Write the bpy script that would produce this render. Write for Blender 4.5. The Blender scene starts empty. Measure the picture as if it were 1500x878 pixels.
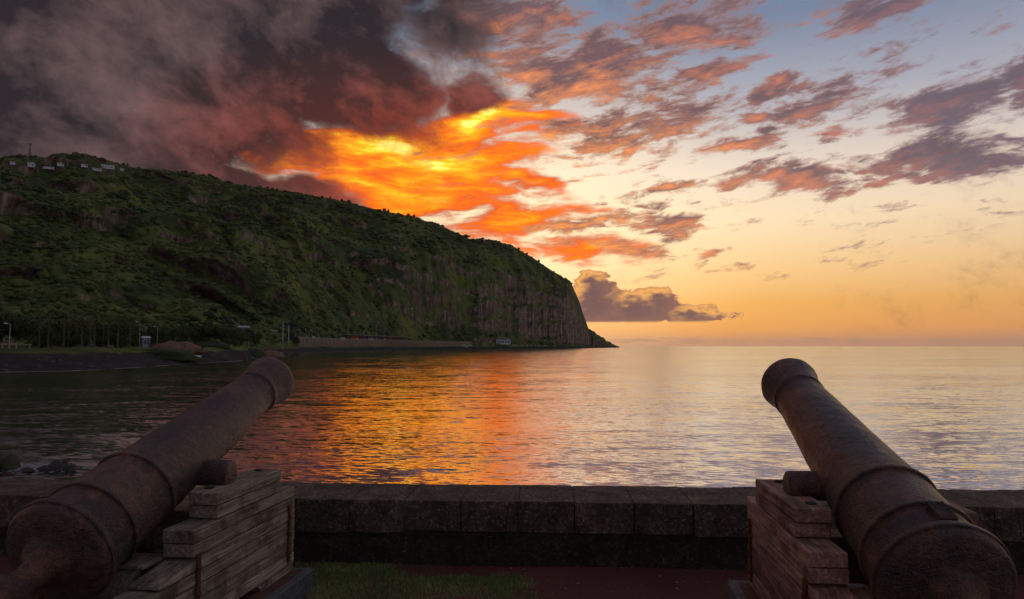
import bpy, bmesh, math, random
import numpy as np
from mathutils import Vector, Matrix, noise as mnoise

# ------------------------------------------------------------------ camera
scene = bpy.context.scene
COL = scene.collection
GROUND = 0.0
EYE = 1.58                       # eye height above the battery floor
SEA = EYE - 7.0                  # the sea lies about five and a half metres lower
F_PX, W_PX, H_PX, HORIZON = 1000.0, 1500.0, 878.0, 507.0
PITCH = math.atan((HORIZON - H_PX / 2) / F_PX)
cam_data = bpy.data.cameras.new("camera")
cam_data.sensor_width = 36.0
cam_data.lens = 36.0 * F_PX / W_PX
cam_data.clip_start = 0.05
cam_data.clip_end = 90000.0
camera = bpy.data.objects.new("camera", cam_data)
camera.location = (0, 0, EYE)
camera.rotation_euler = (math.pi / 2 + PITCH, 0, 0)
COL.objects.link(camera)
scene.camera = camera
scene.view_settings.view_transform = 'Standard'
scene.view_settings.look = 'None'
scene.view_settings.exposure = 0.0
scene.view_settings.gamma = 1.0
scene.view_settings.use_curve_mapping = False
scene.render.engine = 'CYCLES'
scene.cycles.use_denoising = True
scene.cycles.max_bounces = 6
scene.cycles.volume_bounces = 0
scene.cycles.use_adaptive_sampling = True
scene.cycles.adaptive_threshold = 0.02

SUN_AZ, SUN_EL = math.radians(-4.0), math.radians(4.5)   # behind the headland


def lin(r, g, b, a=1.0):
    f = lambda c: (c / 255 / 12.92) if c / 255 <= 0.04045 else ((c / 255 + 0.055) / 1.055) ** 2.4
    return (f(r), f(g), f(b), a)


# ------------------------------------------------------------------ node helpers
class S:
    """a node socket with arithmetic"""
    def __init__(s, nt, sock): s.nt, s.k = nt, sock
    def _m(s, op, *args, clamp=False):
        n = s.nt.nodes.new('ShaderNodeMath'); n.operation = op; n.use_clamp = clamp
        for i, a in enumerate((s,) + args):
            if isinstance(a, S): s.nt.links.new(a.k, n.inputs[i])
            else: n.inputs[i].default_value = a
        return S(s.nt, n.outputs[0])
    def __add__(s, o): return s._m('ADD', o)
    __radd__ = __add__
    def __sub__(s, o): return s._m('SUBTRACT', o)
    def __rsub__(s, o): return (s * -1.0) + o
    def __mul__(s, o): return s._m('MULTIPLY', o)
    __rmul__ = __mul__
    def __truediv__(s, o): return s._m('DIVIDE', o)
    def mx(s, o): return s._m('MAXIMUM', o)
    def mn(s, o): return s._m('MINIMUM', o)
    def pw(s, o): return s._m('POWER', o)
    def cl(s): return s._m('ADD', 0.0, clamp=True)
    def ss(s, lo, hi, a=0.0, b=1.0):
        n = s.nt.nodes.new('ShaderNodeMapRange'); n.interpolation_type = 'SMOOTHSTEP'
        s.nt.links.new(s.k, n.inputs[0])
        for i, v in enumerate((lo, hi, a, b)): n.inputs[i + 1].default_value = v
        return S(s.nt, n.outputs[0])


def node(nt, kind, **kw):
    n = nt.nodes.new(kind)
    for k, v in kw.items(): setattr(n, k, v)
    return n


def put(nt, sock, val):
    if isinstance(val, S): nt.links.new(val.k, sock)
    else: sock.default_value = val


def mixc(nt, f, a, b, blend='MIX'):
    n = node(nt, 'ShaderNodeMix', data_type='RGBA', blend_type=blend)
    put(nt, n.inputs[0], f); put(nt, n.inputs[6], a); put(nt, n.inputs[7], b)
    return S(nt, n.outputs[2])


def noise(nt, vec, scale, detail=6.0, rough=0.55, dist=0.0, lac=2.0, kind='FBM', out=0):
    n = node(nt, 'ShaderNodeTexNoise', noise_dimensions='3D')
    n.noise_type = kind
    if vec is not None: nt.links.new(vec.k, n.inputs['Vector'])
    n.inputs['Scale'].default_value = scale; n.inputs['Detail'].default_value = detail
    n.inputs['Roughness'].default_value = rough; n.inputs['Lacunarity'].default_value = lac
    n.inputs['Distortion'].default_value = dist
    return S(nt, n.outputs[out])


def ramp(nt, fac, stops, interp='LINEAR'):
    n = node(nt, 'ShaderNodeValToRGB'); r = n.color_ramp; r.interpolation = interp
    while len(r.elements) > 1: r.elements.remove(r.elements[-1])
    r.elements[0].position, r.elements[0].color = stops[0]
    for p, c in stops[1:]:
        e = r.elements.new(p); e.color = c
    put(nt, n.inputs[0], fac)
    return S(nt, n.outputs[0])


def vmath(nt, op, a, b):
    n = node(nt, 'ShaderNodeVectorMath', operation=op)
    put(nt, n.inputs[0], a); put(nt, n.inputs[1], b)
    return S(nt, n.outputs[0])


# ------------------------------------------------------------------ world: dusk sky with broken, underlit cloud
def bearing(u, v):
    """compass bearing and height (degrees) of a direction in the sky, from the camera's lens"""
    a, b = (u - W_PX / 2) / F_PX, (H_PX / 2 - v) / F_PX
    x, y, z = a, math.cos(PITCH) - b * math.sin(PITCH), math.sin(PITCH) + b * math.cos(PITCH)
    return math.degrees(math.atan2(x, y)), math.degrees(math.atan2(z, math.hypot(x, y)))


def node_tilt(nt, D, k=.3):
    # folds in the deck run down to the right
    n = node(nt, 'ShaderNodeVectorMath', operation='DOT_PRODUCT'); nt.links.new(D.k, n.inputs[0]); n.inputs[1].default_value = (k, 0, 0)
    c = node(nt, 'ShaderNodeCombineXYZ'); nt.links.new(n.outputs['Value'], c.inputs[2])
    return c.outputs[0]


def build_world():
    w = bpy.data.worlds.new("World"); scene.world = w; w.use_nodes = True
    nt = w.node_tree; nt.nodes.clear()
    geo = node(nt, 'ShaderNodeTexCoord')
    D = S(nt, geo.outputs['Generated'])
    sep = node(nt, 'ShaderNodeSeparateXYZ'); nt.links.new(D.k, sep.inputs[0])
    dx, dy, dz = (S(nt, o) for o in sep.outputs)
    deg = 180 / math.pi
    az = dx._m('ARCTAN2', dy) * deg
    el = dz._m('ARCSINE') * deg
    cmb = node(nt, 'ShaderNodeCombineXYZ')
    nt.links.new(az.k, cmb.inputs[0]); nt.links.new(el.k, cmb.inputs[1])
    AE = S(nt, cmb.outputs[0])

    def warp(vec, amt, scale, seed):
        v = vmath(nt, 'ADD', vec, (seed, seed * .7, seed * 1.3))
        n = noise(nt, v, scale, 3, .5, out=1)
        n = vmath(nt, 'SUBTRACT', n, (.5, .5, .5))
        return vmath(nt, 'MULTIPLY', n, (amt, amt, amt))

    def ell(vec, u, v, ru, rv, rot=0.0, amp=1.0):
        a0, e0 = bearing(u, v)
        a1, _ = bearing(u + ru, v); _, e1 = bearing(u, v - rv)
        m = node(nt, 'ShaderNodeMapping', vector_type='TEXTURE')
        nt.links.new(vec.k, m.inputs[0])
        m.inputs[1].default_value = (a0, e0, 0)
        m.inputs[2].default_value = (0, 0, math.radians(rot))
        m.inputs[3].default_value = (a1 - a0, e1 - e0, 1)
        g = node(nt, 'ShaderNodeTexGradient', gradient_type='SPHERICAL')
        nt.links.new(m.outputs[0], g.inputs[0])
        o = S(nt, g.outputs['Fac'])
        return o * amp if amp != 1.0 else o

    def union(vec, items):
        r = None
        for it in items:
            e = ell(vec, *it)
            r = e if r is None else r.mx(e)
        return r

    # --- clear sky: Nishita for the physical part, warmed towards the hidden sun
    sky = node(nt, 'ShaderNodeTexSky', sky_type='NISHITA')
    sky.sun_disc = False
    sky.sun_elevation = SUN_EL
    sky.sun_rotation = SUN_AZ
    sky.dust_density = 2.5
    nish = S(nt, sky.outputs[0])
    e01 = (el / 90.0).cl().pw(0.5)
    q = lambda d: math.sqrt(d / 90)
    base = ramp(nt, e01, [(0, lin(196, 150, 122)), (q(.5), lin(214, 152, 108)), (q(1.3), (.98, .41, .095, 1)), (q(3.4), (1.03, .50, .115, 1)),
                          (q(6), (1.12, .70, .29, 1)), (q(10), (1.16, .90, .57, 1)), (q(14), (1.0, .84, .68, 1)),
                          (q(19), lin(190, 190, 200)), (q(25), lin(124, 141, 170)), (q(40), lin(122, 139, 169)), (1, lin(120, 137, 168))])
    # towards the right and round behind the viewer the dusk gets dimmer and cooler
    away = (az + 4.0)._m('ABSOLUTE').ss(12, 150)
    side = (az + 4.0)._m('ABSOLUTE').ss(14, 44)
    base = mixc(nt, side * .35, base, mixc(nt, 1.0, base, lin(222, 216, 226), 'MULTIPLY'))
    base = mixc(nt, away * .85, base, lin(128, 144, 172))
    base = mixc(nt, .12, base, mixc(nt, 1.0, nish, (.06, .06, .06, 1), 'MULTIPLY'))
    # glow round the hidden sun
    gl = ell(AE, 735, 320, 430, 330).pw(1.6)
    base = mixc(nt, gl * .85, base, (1.35, 1.02, .62, 1))

    # noise space: the view direction, flattened so that cloud lies in sheets
    P = vmath(nt, 'MULTIPLY', D, (1, 1, 2.1))
    def shifted(vec, off): return vmath(nt, 'ADD', vec, off)
    w1 = warp(P, 1.0, 9.0, 3.1)
    AEw = vmath(nt, 'ADD', AE, vmath(nt, 'MULTIPLY', w1, (6.0, 4.0, 0)))
    Dw = vmath(nt, 'ADD', D, vmath(nt, 'MULTIPLY', w1, (.05, .05, .03)))

    # --- layer B: burning streaks under the far edge of the cloud deck
    Pb = vmath(nt, 'MULTIPLY', Dw, (1, 1, 4.6))
    nb = noise(nt, vmath(nt, 'ADD', Pb, (4.2, 1.1, 7.7)), 8.0, 8, .66)
    mb = union(AEw, [(545, 224, 235, 44, 2, 1.08), (695, 188, 100, 44, 24, 1.0), (765, 268, 76, 20, 0, .95), (600, 280, 230, 80, -8, .80),
                     (850, 365, 150, 26, -4, .52), (770, 335, 190, 30, 4, .54), (790, 182, 90, 36, 10, .46),
                     (730, 320, 150, 70, 0, .66), (655, 236, 170, 66, 8, .86)])
    hb = mb * .92 + (nb - .5) * 2.3
    ob = (mb * 1.9 + (nb - .5) * 3.3).ss(.04, .78) * mb.ss(.0, .16)
    cb = ramp(nt, hb, [(0, lin(140, 80, 66)), (.16, lin(200, 84, 48)), (.34, (1.0, .15, .016, 1)), (.56, (1.25, .28, .012, 1)),
                       (.76, (1.4, .50, .018, 1)), (.92, (1.5, .86, .05, 1)), (1, (1.6, 1.1, .22, 1))])
    col = mixc(nt, ob, base, cb)

    # --- layer C: scattered mauve cumulus, lit from below and from the left
    itemsC = [(880, 98, 120, 74, 0, 1.0), (1025, 106, 90, 17, 0, .76), (1125, 126, 70, 24, 12, .86), (1090, 163, 60, 16, 0, .76), (1195, 163, 64, 12, 4, .7),
              (980, 190, 110, 30, 0, .76), (1120, 191, 60, 16, 0, .8), (1225, 196, 74, 14, 6, .76), (1080, 216, 100, 26, 4, .78),
              (1170, 254, 160, 32, 6, .92), (1310, 262, 130, 12, 3, .74), (1340, 236, 240, 24, 9, .84), (1180, 150, 190, 60, 6, .52), (1000, 150, 130, 70, 0, .55), (1400, 160, 200, 54, 14, .94), (1440, 222, 140, 38, 8, .84), (1520, 115, 110, 56, 20, .98),
              (968, 282, 86, 21, 4, .86), (1005, 330, 70, 24, 8, .92), (1052, 373, 48, 9, 3, .68), (1010, 40, 140, 76, 0, .88), (740, 30, 190, 74, 0, .85),
              (1290, 8, 130, 40, 10, .86), (880, 200, 130, 50, 0, .62), (800, 110, 90, 80, 0, .78), (880, 328, 170, 20, 5, .70), (900, 367, 90, 16, -2, .72)]
    Pc = vmath(nt, 'MULTIPLY', vmath(nt, 'ADD', Dw, S(nt, node_tilt(nt, D, -.12))), (1, 1, 3.6))
    def densC(vec_ae, vec_p, det):
        n = noise(nt, vmath(nt, 'ADD', vec_p, (11.3, 2.9, 5.1)), 15.0, det, .68)
        return union(vec_ae, itemsC) * 1.22 + (n - .5) * 3.1
    c0 = densC(AEw, Pc, 8)
    c0m = union(AE, [(1120, 190, 560, 260), (1300, 150, 560, 230), (860, 150, 330, 260), (900, 340, 260, 80)])
    c1 = densC(shifted(AEw, (-.9, -1.2, 0)), shifted(Pc, (-.012, 0, -.045)), 5)
    oc = c0.ss(.10, .62) * c0m.ss(.0, .10)
    near = ell(AE, 760, 290, 640, 420).pw(.8)
    lit = ((c0 - c1) * (near * .95 + .26) + near * .10 - .07).cl()
    thin = 1.0 - c0.ss(.30, .80)
    cm = mixc(nt, near, lin(108, 94, 106), lin(124, 84, 80))
    cl_ = mixc(nt, near, lin(236, 138, 112), (1.05, .36, .08, 1))
    cc = mixc(nt, lit, cm, cl_)
    cc = mixc(nt, thin * .35, cc, mixc(nt, near, lin(196, 160, 156), lin(250, 166, 104)))
    col = mixc(nt, oc * .96, col, cc)
    # faint far banks on the sea horizon
    nh = noise(nt, vmath(nt, 'MULTIPLY', D, (1, 1, 9)), 26, 3, .55)
    oh = (nh * 1.1 - (el - .35)._m('ABSOLUTE') * .55).ss(.42, .62)
    col = mixc(nt, oh * .5, col, lin(172, 134, 122))

    # --- layer A: the heavy deck over the mountain
    itemsA = [(120, 110, 470, 260, 0, 1.5), (400, 64, 350, 165, -14, 1.25), (420, 10, 260, 120, 0, 1.3), (385, 300, 175, 66, -16, 1.05), (450, 282, 130, 36, -16, .85), (345, 256, 120, 48, -10, 1.0), (100, -200, 900, 300, 0, 1.4), (190, 300, 330, 150, -8, 1.1), (-400, 100, 700, 420, 0, 1.6),
              (640, 40, 190, 100, -10, .58), (690, 140, 80, 52, 0, .8), (580, 125, 160, 66, -10, .66), (-200, 280, 600, 300, 0, 1.4)]
    Pa = vmath(nt, 'MULTIPLY', Dw, (1, 1, 1.5))
    def densA(vp, det):
        return noise(nt, vmath(nt, 'ADD', vp, (1.7, 9.3, 3.3)), 4.2, det, .5)
    Pt = vmath(nt, 'MULTIPLY', vmath(nt, 'ADD', Dw, S(nt, node_tilt(nt, D))), (1, 1, 1.25))
    a0, a1 = densA(Pt, 4), densA(shifted(Pt, (.05, 0, -.055)), 3)
    na2 = noise(nt, vmath(nt, 'ADD', Pt, (6.7, 2.3, 1.3)), 13.0, 8, .70)
    bil = (noise(nt, vmath(nt, 'ADD', Pt, (3.1, 5.9, 8.2)), 5.5, 3, .5) - .5)._m('ABSOLUTE') * 3.2
    ma = union(AEw, itemsA)
    oa = (ma * 1.7 + (a0 - .5) * 1.2 + (na2 - .5) * 1.2).ss(.14, .80)
    shade = ((a0 - a1) * 2.3 + (na2 - .5) * 2.0 + (bil - .5) * .45 + .40).cl()
    warmA = ell(AE, 600, 240, 400, 190).pw(1.2)
    ca = mixc(nt, shade, lin(46, 41, 46), lin(118, 94, 95))
    cw = mixc(nt, shade, lin(96, 50, 42), lin(214, 80, 42))
    ca = mixc(nt, (warmA * 1.2).cl(), ca, cw)
    low = (el - 7.0).ss(0, 9)
    ca = mixc(nt, (1.0 - low) * .45, ca, lin(98, 68, 64))

    # --- layer D: a low bank of cumulus beyond the headland
    AEd = vmath(nt, 'ADD', AE, warp(P, 1.6, 48.0, 4.4))
    itemsD = [(868, 444, 50, 44, 0, 1.0), (866, 414, 30, 24, 0, .9), (930, 452, 80, 32, 0, 1.0), (962, 436, 34, 22, 0, .9), (1010, 462, 64, 16, 0, .9), (1076, 462, 14, 5, 0, .8), (800, 455, 80, 45, 0, 1.0)]
    md = union(AEd, itemsD)
    md1 = union(shifted(AEd, (-.45, .7, 0)), itemsD)
    od = md.ss(.06, .16) * el.ss(1.85, 2.1)
    rim = ((md - md1) * 3.0 + .04).cl() * (1.0 - md.ss(.25, .75))
    cd = mixc(nt, rim, mixc(nt, md.ss(.1, .7), lin(148, 104, 90), lin(122, 90, 88)), (1.0, .48, .13, 1))

    # --- beyond the field of view the same sky goes on: broken mauve cloud over the clear dusk
    nr = noise(nt, P, 3.0, 3, .55)
    rest = mixc(nt, (nr + (-20.0 - az).ss(0, 60) * .22).ss(.42, .62) * el.ss(1, 8) * .9, base, lin(112, 96, 104))

    def bgs(c):
        b = node(nt, 'ShaderNodeBackground'); nt.links.new(c.k, b.inputs[0]); return S(nt, b.outputs[0])
    def mixs(f, a, b):
        m = node(nt, 'ShaderNodeMixShader'); nt.links.new(f.k, m.inputs[0])
        nt.links.new(a.k, m.inputs[1]); nt.links.new(b.k, m.inputs[2]); return S(nt, m.outputs[0])
    front = az._m('ABSOLUTE').ss(46, 58, 1, 0) * el.ss(30, 44, 1, 0) * el.ss(-1.0, -.5)
    full = mixs(front, bgs(rest), mixs(od, mixs(oa, bgs(col), bgs(ca)), bgs(cd)))
    out = node(nt, 'ShaderNodeOutputWorld'); nt.links.new(full.k, out.inputs[0])
    w.cycles.sampling_method = 'MANUAL'
    w.cycles.sample_map_resolution = 512


build_world()

sun_data = bpy.data.lights.new("sun", 'SUN')
sun_data.energy = 2.0
sun_data.angle = math.radians(0.6)
sun_data.color = (1.0, .62, .34)
sun = bpy.data.objects.new("sun", sun_data)
sd = Vector((math.sin(SUN_AZ) * math.cos(SUN_EL), math.cos(SUN_AZ) * math.cos(SUN_EL), math.sin(SUN_EL)))
sun.rotation_euler = sd.to_track_quat('Z', 'Y').to_euler()
sun.location = (0, 0, 60)
COL.objects.link(sun)


# ------------------------------------------------------------------ object helpers
rng = random.Random(7)


def link(name, data, parent=None, label=None, cat=None, group=None, kind=None, loc=None, rot=None):
    o = bpy.data.objects.new(name, data); COL.objects.link(o)
    if parent is not None: o.parent = parent
    if loc is not None: o.location = loc
    if rot is not None: o.rotation_euler = rot
    for k, v in (('label', label), ('category', cat), ('group', group), ('kind', kind)):
        if v: o[k] = v
    return o


def mesh_from(name, verts, faces, mat=None, smooth=False):
    me = bpy.data.meshes.new(name)
    me.from_pydata([tuple(v) for v in verts], [], [tuple(f) for f in faces]); me.update()
    if mat: me.materials.append(mat)
    if smooth: me.polygons.foreach_set('use_smooth', [True] * len(me.polygons))
    return me


def mesh_np(name, verts, faces, mat=None, smooth=False):
    """fast path: verts (n,3), faces (m,k) numpy, all faces of k corners"""
    me = bpy.data.meshes.new(name)
    n, (m, k) = len(verts), faces.shape
    me.vertices.add(n); me.vertices.foreach_set('co', np.asarray(verts, np.float32).ravel())
    me.loops.add(m * k); me.loops.foreach_set('vertex_index', faces.astype(np.int32).ravel())
    me.polygons.add(m)
    me.polygons.foreach_set('loop_start', np.arange(0, m * k, k, dtype=np.int32))
    me.polygons.foreach_set('loop_total', np.full(m, k, np.int32))
    if smooth: me.polygons.foreach_set('use_smooth', np.ones(m, bool))
    me.update(calc_edges=True); me.validate()
    if mat: me.materials.append(mat)
    return me


def bm_mesh(name, bm, mat=None, smooth=False):
    me = bpy.data.meshes.new(name); bm.to_mesh(me); bm.free()
    if mat: me.materials.append(mat)
    if smooth: me.polygons.foreach_set('use_smooth', [True] * len(me.polygons))
    return me


def box_bm(x0, x1, y0, y1, z0, z1, bevel=0.0, cuts=0, jit=0.0, seed=0, segs=1):
    bm = bmesh.new()
    bmesh.ops.create_cube(bm, size=1.0)
    for v in bm.verts:
        v.co = Vector((x0 + (v.co.x + .5) * (x1 - x0), y0 + (v.co.y + .5) * (y1 - y0), z0 + (v.co.z + .5) * (z1 - z0)))
    if bevel: bmesh.ops.bevel(bm, geom=list(bm.edges), offset=bevel, segments=segs, affect='EDGES', profile=.6)
    if cuts:
        big = [e for e in bm.edges if e.calc_length() > .08]
        bmesh.ops.subdivide_edges(bm, edges=big, cuts=cuts, use_grid_fill=True)
    if jit:
        for v in bm.verts:
            v.co += mnoise.noise_vector(v.co * 9 + Vector((seed * 3.7, seed, 0))) * jit + mnoise.noise_vector(v.co * 31 + Vector((seed, 0, seed))) * jit * .4
    return bm


def lathe(profile, seg=64, axis='Y'):
    """(t, r) profile swept round the local Y axis; r == 0 closes"""
    verts, faces, rings = [], [], []
    for t, r in profile:
        if r <= 1e-6:
            rings.append([len(verts)]); verts.append((0, t, 0))
        else:
            rings.append(list(range(len(verts), len(verts) + seg)))
            verts += [(r * math.cos(2 * math.pi * k / seg), t, r * math.sin(2 * math.pi * k / seg)) for k in range(seg)]
    for a, b in zip(rings, rings[1:]):
        for k in range(seg):
            k2 = (k + 1) % seg
            if len(a) == 1: faces.append((a[0], b[k2], b[k]))
            elif len(b) == 1: faces.append((a[k], a[k2], b[0]))
            else: faces.append((a[k], a[k2], b[k2], b[k]))
    return verts, faces


# ------------------------------------------------------------------ materials
def material(name, rough=.7, spec=.5):
    m = bpy.data.materials.new(name); m.use_nodes = True
    nt = m.node_tree; b = nt.nodes['Principled BSDF']
    b.inputs['Roughness'].default_value = rough
    b.inputs['Specular IOR Level'].default_value = spec
    return m, nt, b


def coords(nt, kind='Object'):
    return S(nt, node(nt, 'ShaderNodeTexCoord').outputs[kind])


def position(nt):
    return S(nt, node(nt, 'ShaderNodeNewGeometry').outputs['Position'])


def bump(nt, bsdf, height, strength=.5, dist=.01):
    n = node(nt, 'ShaderNodeBump'); n.inputs['Strength'].default_value = strength
    n.inputs['Distance'].default_value = dist
    put(nt, n.inputs['Height'], height); nt.links.new(n.outputs[0], bsdf.inputs['Normal'])


def plain(name, c, rough=.7, var=.35, scale=8.0, spec=.4, bmp=0.0):
    m, nt, b = material(name, rough, spec)
    n = noise(nt, coords(nt), scale, 5, .6)
    lo = tuple(x * (1 - var) for x in c[:3]) + (1,); hi = tuple(x * (1 + var) for x in c[:3]) + (1,)
    put(nt, b.inputs['Base Color'], ramp(nt, n, [(.3, lo), (.7, hi)]))
    if bmp: bump(nt, b, n, bmp, .02)
    return m


def rust_iron():
    m, nt, b = material('rusted_iron', .5, .5)
    P = coords(nt)
    oi = S(nt, node(nt, 'ShaderNodeObjectInfo').outputs['Random'])
    big = noise(nt, P, 3.2, 5, .62); mid = noise(nt, P, 17, 6, .65); fine = noise(nt, P, 120, 3, .6)
    c = ramp(nt, big * .55 + mid * .45, [(.36, (.020, .014, .013, 1)), (.46, (.052, .029, .022, 1)), (.54, (.12, .050, .032, 1)), (.64, (.27, .11, .058, 1))])
    c = mixc(nt, fine.ss(.48, .64) * .7, c, (.012, .009, .009, 1))
    grit = noise(nt, P, 210, 2, .6)
    c = mixc(nt, grit.ss(.53, .65) * .45, c, (.22, .16, .14, 1))
    c = mixc(nt, (mid * fine).ss(.34, .44) * .5, c, (.22, .14, .10, 1))
    b.inputs['IOR'].default_value = 1.5
    put(nt, b.inputs['Base Color'], c)
    put(nt, b.inputs['Roughness'], mid.ss(.3, .7, .28, .46))
    v = node(nt, 'ShaderNodeTexVoronoi'); nt.links.new(P.k, v.inputs['Vector']); v.inputs['Scale'].default_value = 75
    pit = S(nt, v.outputs['Distance']).ss(.0, .45)
    scale_ = noise(nt, P, 26, 7, .74)
    bump(nt, b, scale_ * 1.5 + pit * .4 - fine * .4 + mid * .9 + big * 1.5, 1.0, .013)
    return m


def old_wood(name, dark, mid_, pale):
    m, nt, b = material(name, .78, .25)
    P = coords(nt)
    rnd = S(nt, node(nt, 'ShaderNodeObjectInfo').outputs['Random'])
    cmb = node(nt, 'ShaderNodeCombineXYZ'); nt.links.new((rnd * 37.0).k, cmb.inputs[0]); nt.links.new((rnd * 91.0).k, cmb.inputs[1])
    P = vmath(nt, 'ADD', P, S(nt, cmb.outputs[0]))
    G = vmath(nt, 'MULTIPLY', P, (60, 2.2, 60))
    grain = noise(nt, G, 1.0, 6, .65, .6)
    fibre = noise(nt, vmath(nt, 'MULTIPLY', P, (240, 7, 240)), 1.0, 3, .6)
    cross = noise(nt, vmath(nt, 'MULTIPLY', P, (2.0, 60, 14)), 1.0, 3, .6)      # saw marks and drip streaks
    stain = noise(nt, P, 5.5, 5, .6)
    c = ramp(nt, grain * .6 + fibre * .4, [(.34, dark), (.5, mid_), (.66, pale)])
    c = mixc(nt, stain.ss(.45, .68) * .65, c, tuple(x * .38 for x in dark[:3]) + (1,))
    c = mixc(nt, noise(nt, P, 9.0, 4, .6).ss(.60, .72) * .45, c, (.20, .115, .045, 1))
    c = mixc(nt, cross.ss(.60, .74) * .30, c, tuple(min(1, x * 1.5) for x in pale[:3]) + (1,))
    bright = rnd.ss(0, 1, .76, 1.32)
    vm = node(nt, 'ShaderNodeVectorMath', operation='SCALE'); nt.links.new(c.k, vm.inputs[0]); nt.links.new(bright.k, vm.inputs['Scale'])
    put(nt, b.inputs['Base Color'], S(nt, vm.outputs[0]))
    bump(nt, b, grain * .7 + fibre * .5 + cross * .15, .7, .005)
    return m


def rough_stone(name, dark, mid_, pale, moss=None):
    m, nt, b = material(name, .85, .25)
    P = position(nt)
    n1 = noise(nt, P, 5.0, 6, .65); n2 = noise(nt, P, 42, 5, .68); n3 = noise(nt, P, 150, 2, .6)
    c = ramp(nt, n1 * .5 + n2 * .5, [(.32, dark), (.52, mid_), (.70, pale)])
    c = mixc(nt, (n2 * n3).ss(.33, .42) * .6, c, tuple(min(1, x * 2.6) for x in pale[:3]) + (1,))
    if moss: c = mixc(nt, noise(nt, P, 3.1, 5, .6).ss(.52, .66) * .6, c, moss)
    put(nt, b.inputs['Base Color'], c)
    bump(nt, b, n1 * .6 + n2 * .8 + n3 * .3, .9, .02)
    return m


IRON = rust_iron()
WOOD = old_wood('weathered_timber', (.070, .051, .034, 1), (.29, .225, .155, 1), (.64, .53, .39, 1))
WOOD_RED = old_wood('reddish_timber', (.080, .042, .030, 1), (.28, .16, .115, 1), (.56, .37, .28, 1))
STRAP = plain('rusty_strap', (.11, .032, .016), .75, .6, 30, .3, .4)
DARK_BOLT = plain('bolt_iron', (.025, .018, .016), .6, .4, 40)
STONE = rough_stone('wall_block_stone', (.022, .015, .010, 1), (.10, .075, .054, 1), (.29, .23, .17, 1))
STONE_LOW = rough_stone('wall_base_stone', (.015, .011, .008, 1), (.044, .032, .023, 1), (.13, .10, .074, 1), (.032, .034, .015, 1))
SLAB = rough_stone('slab_concrete', (.07, .066, .060, 1), (.15, .14, .125, 1), (.26, .245, .22, 1))
SLAB_RED = rough_stone('slab_red_dust', (.075, .032, .022, 1), (.14, .058, .038, 1), (.21, .10, .07, 1))

# ------------------------------------------------------------------ battery floor and parapet
def red_earth():
    m, nt, b = material('red_earth', .9, .2)
    P = position(nt)
    n1 = noise(nt, P, 1.6, 5, .6); n2 = noise(nt, P, 60, 5, .7)
    v = node(nt, 'ShaderNodeTexVoronoi'); nt.links.new(P.k, v.inputs['Vector']); v.inputs['Scale'].default_value = 38
    peb = S(nt, v.outputs['Distance']).ss(.04, .16, 1, 0)
    c = ramp(nt, n1 * .4 + n2 * .6, [(.3, (.075, .026, .022, 1)), (.55, (.15, .052, .042, 1)), (.75, (.25, .11, .085, 1))])
    c = mixc(nt, peb * noise(nt, P, 7, 2).ss(.45, .6) * .6, c, (.26, .19, .16, 1))
    put(nt, b.inputs['Base Color'], c)
    bump(nt, b, n2 + peb * .6, .8, .012)
    return m


def build_floor():
    nx, ny = 90, 70
    xs = np.linspace(-14, 14, nx); ys = np.linspace(-14, 6.2, ny)
    X, Y = np.meshgrid(xs, ys)
    Z = np.zeros_like(X)
    for i in range(ny):
        for j in range(nx):
            Z[i, j] = mnoise.noise(Vector((X[i, j] * .9, Y[i, j] * .9, 0))) * .012
    V = np.stack([X, Y, Z], -1).reshape(-1, 3)
    idx = np.arange(nx * ny).reshape(ny, nx)
    Fq = np.stack([idx[:-1, :-1], idx[:-1, 1:], idx[1:, 1:], idx[1:, :-1]], -1).reshape(-1, 4)
    link('ground', mesh_np('ground', V, Fq, red_earth(), True), kind='structure')


build_floor()
WALL_TOP = EYE - 1.12
WA, WB = Vector((-1.58, 5.098, 0)), Vector((3.338, 4.838, 0))      # two points on the wall's inner face
WE = (WB - WA).normalized(); WN = Vector((-WE.y, WE.x, 0))          # along the wall, and out to sea
WALL_ROT = math.atan2(WE.y, WE.x)


def wall_s(u):
    """where along the wall the joint seen at column u stands"""
    k = (u - W_PX / 2) / F_PX / .985
    return (k * WA.y - WA.x) / (WE.x - k * WE.y)


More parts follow.
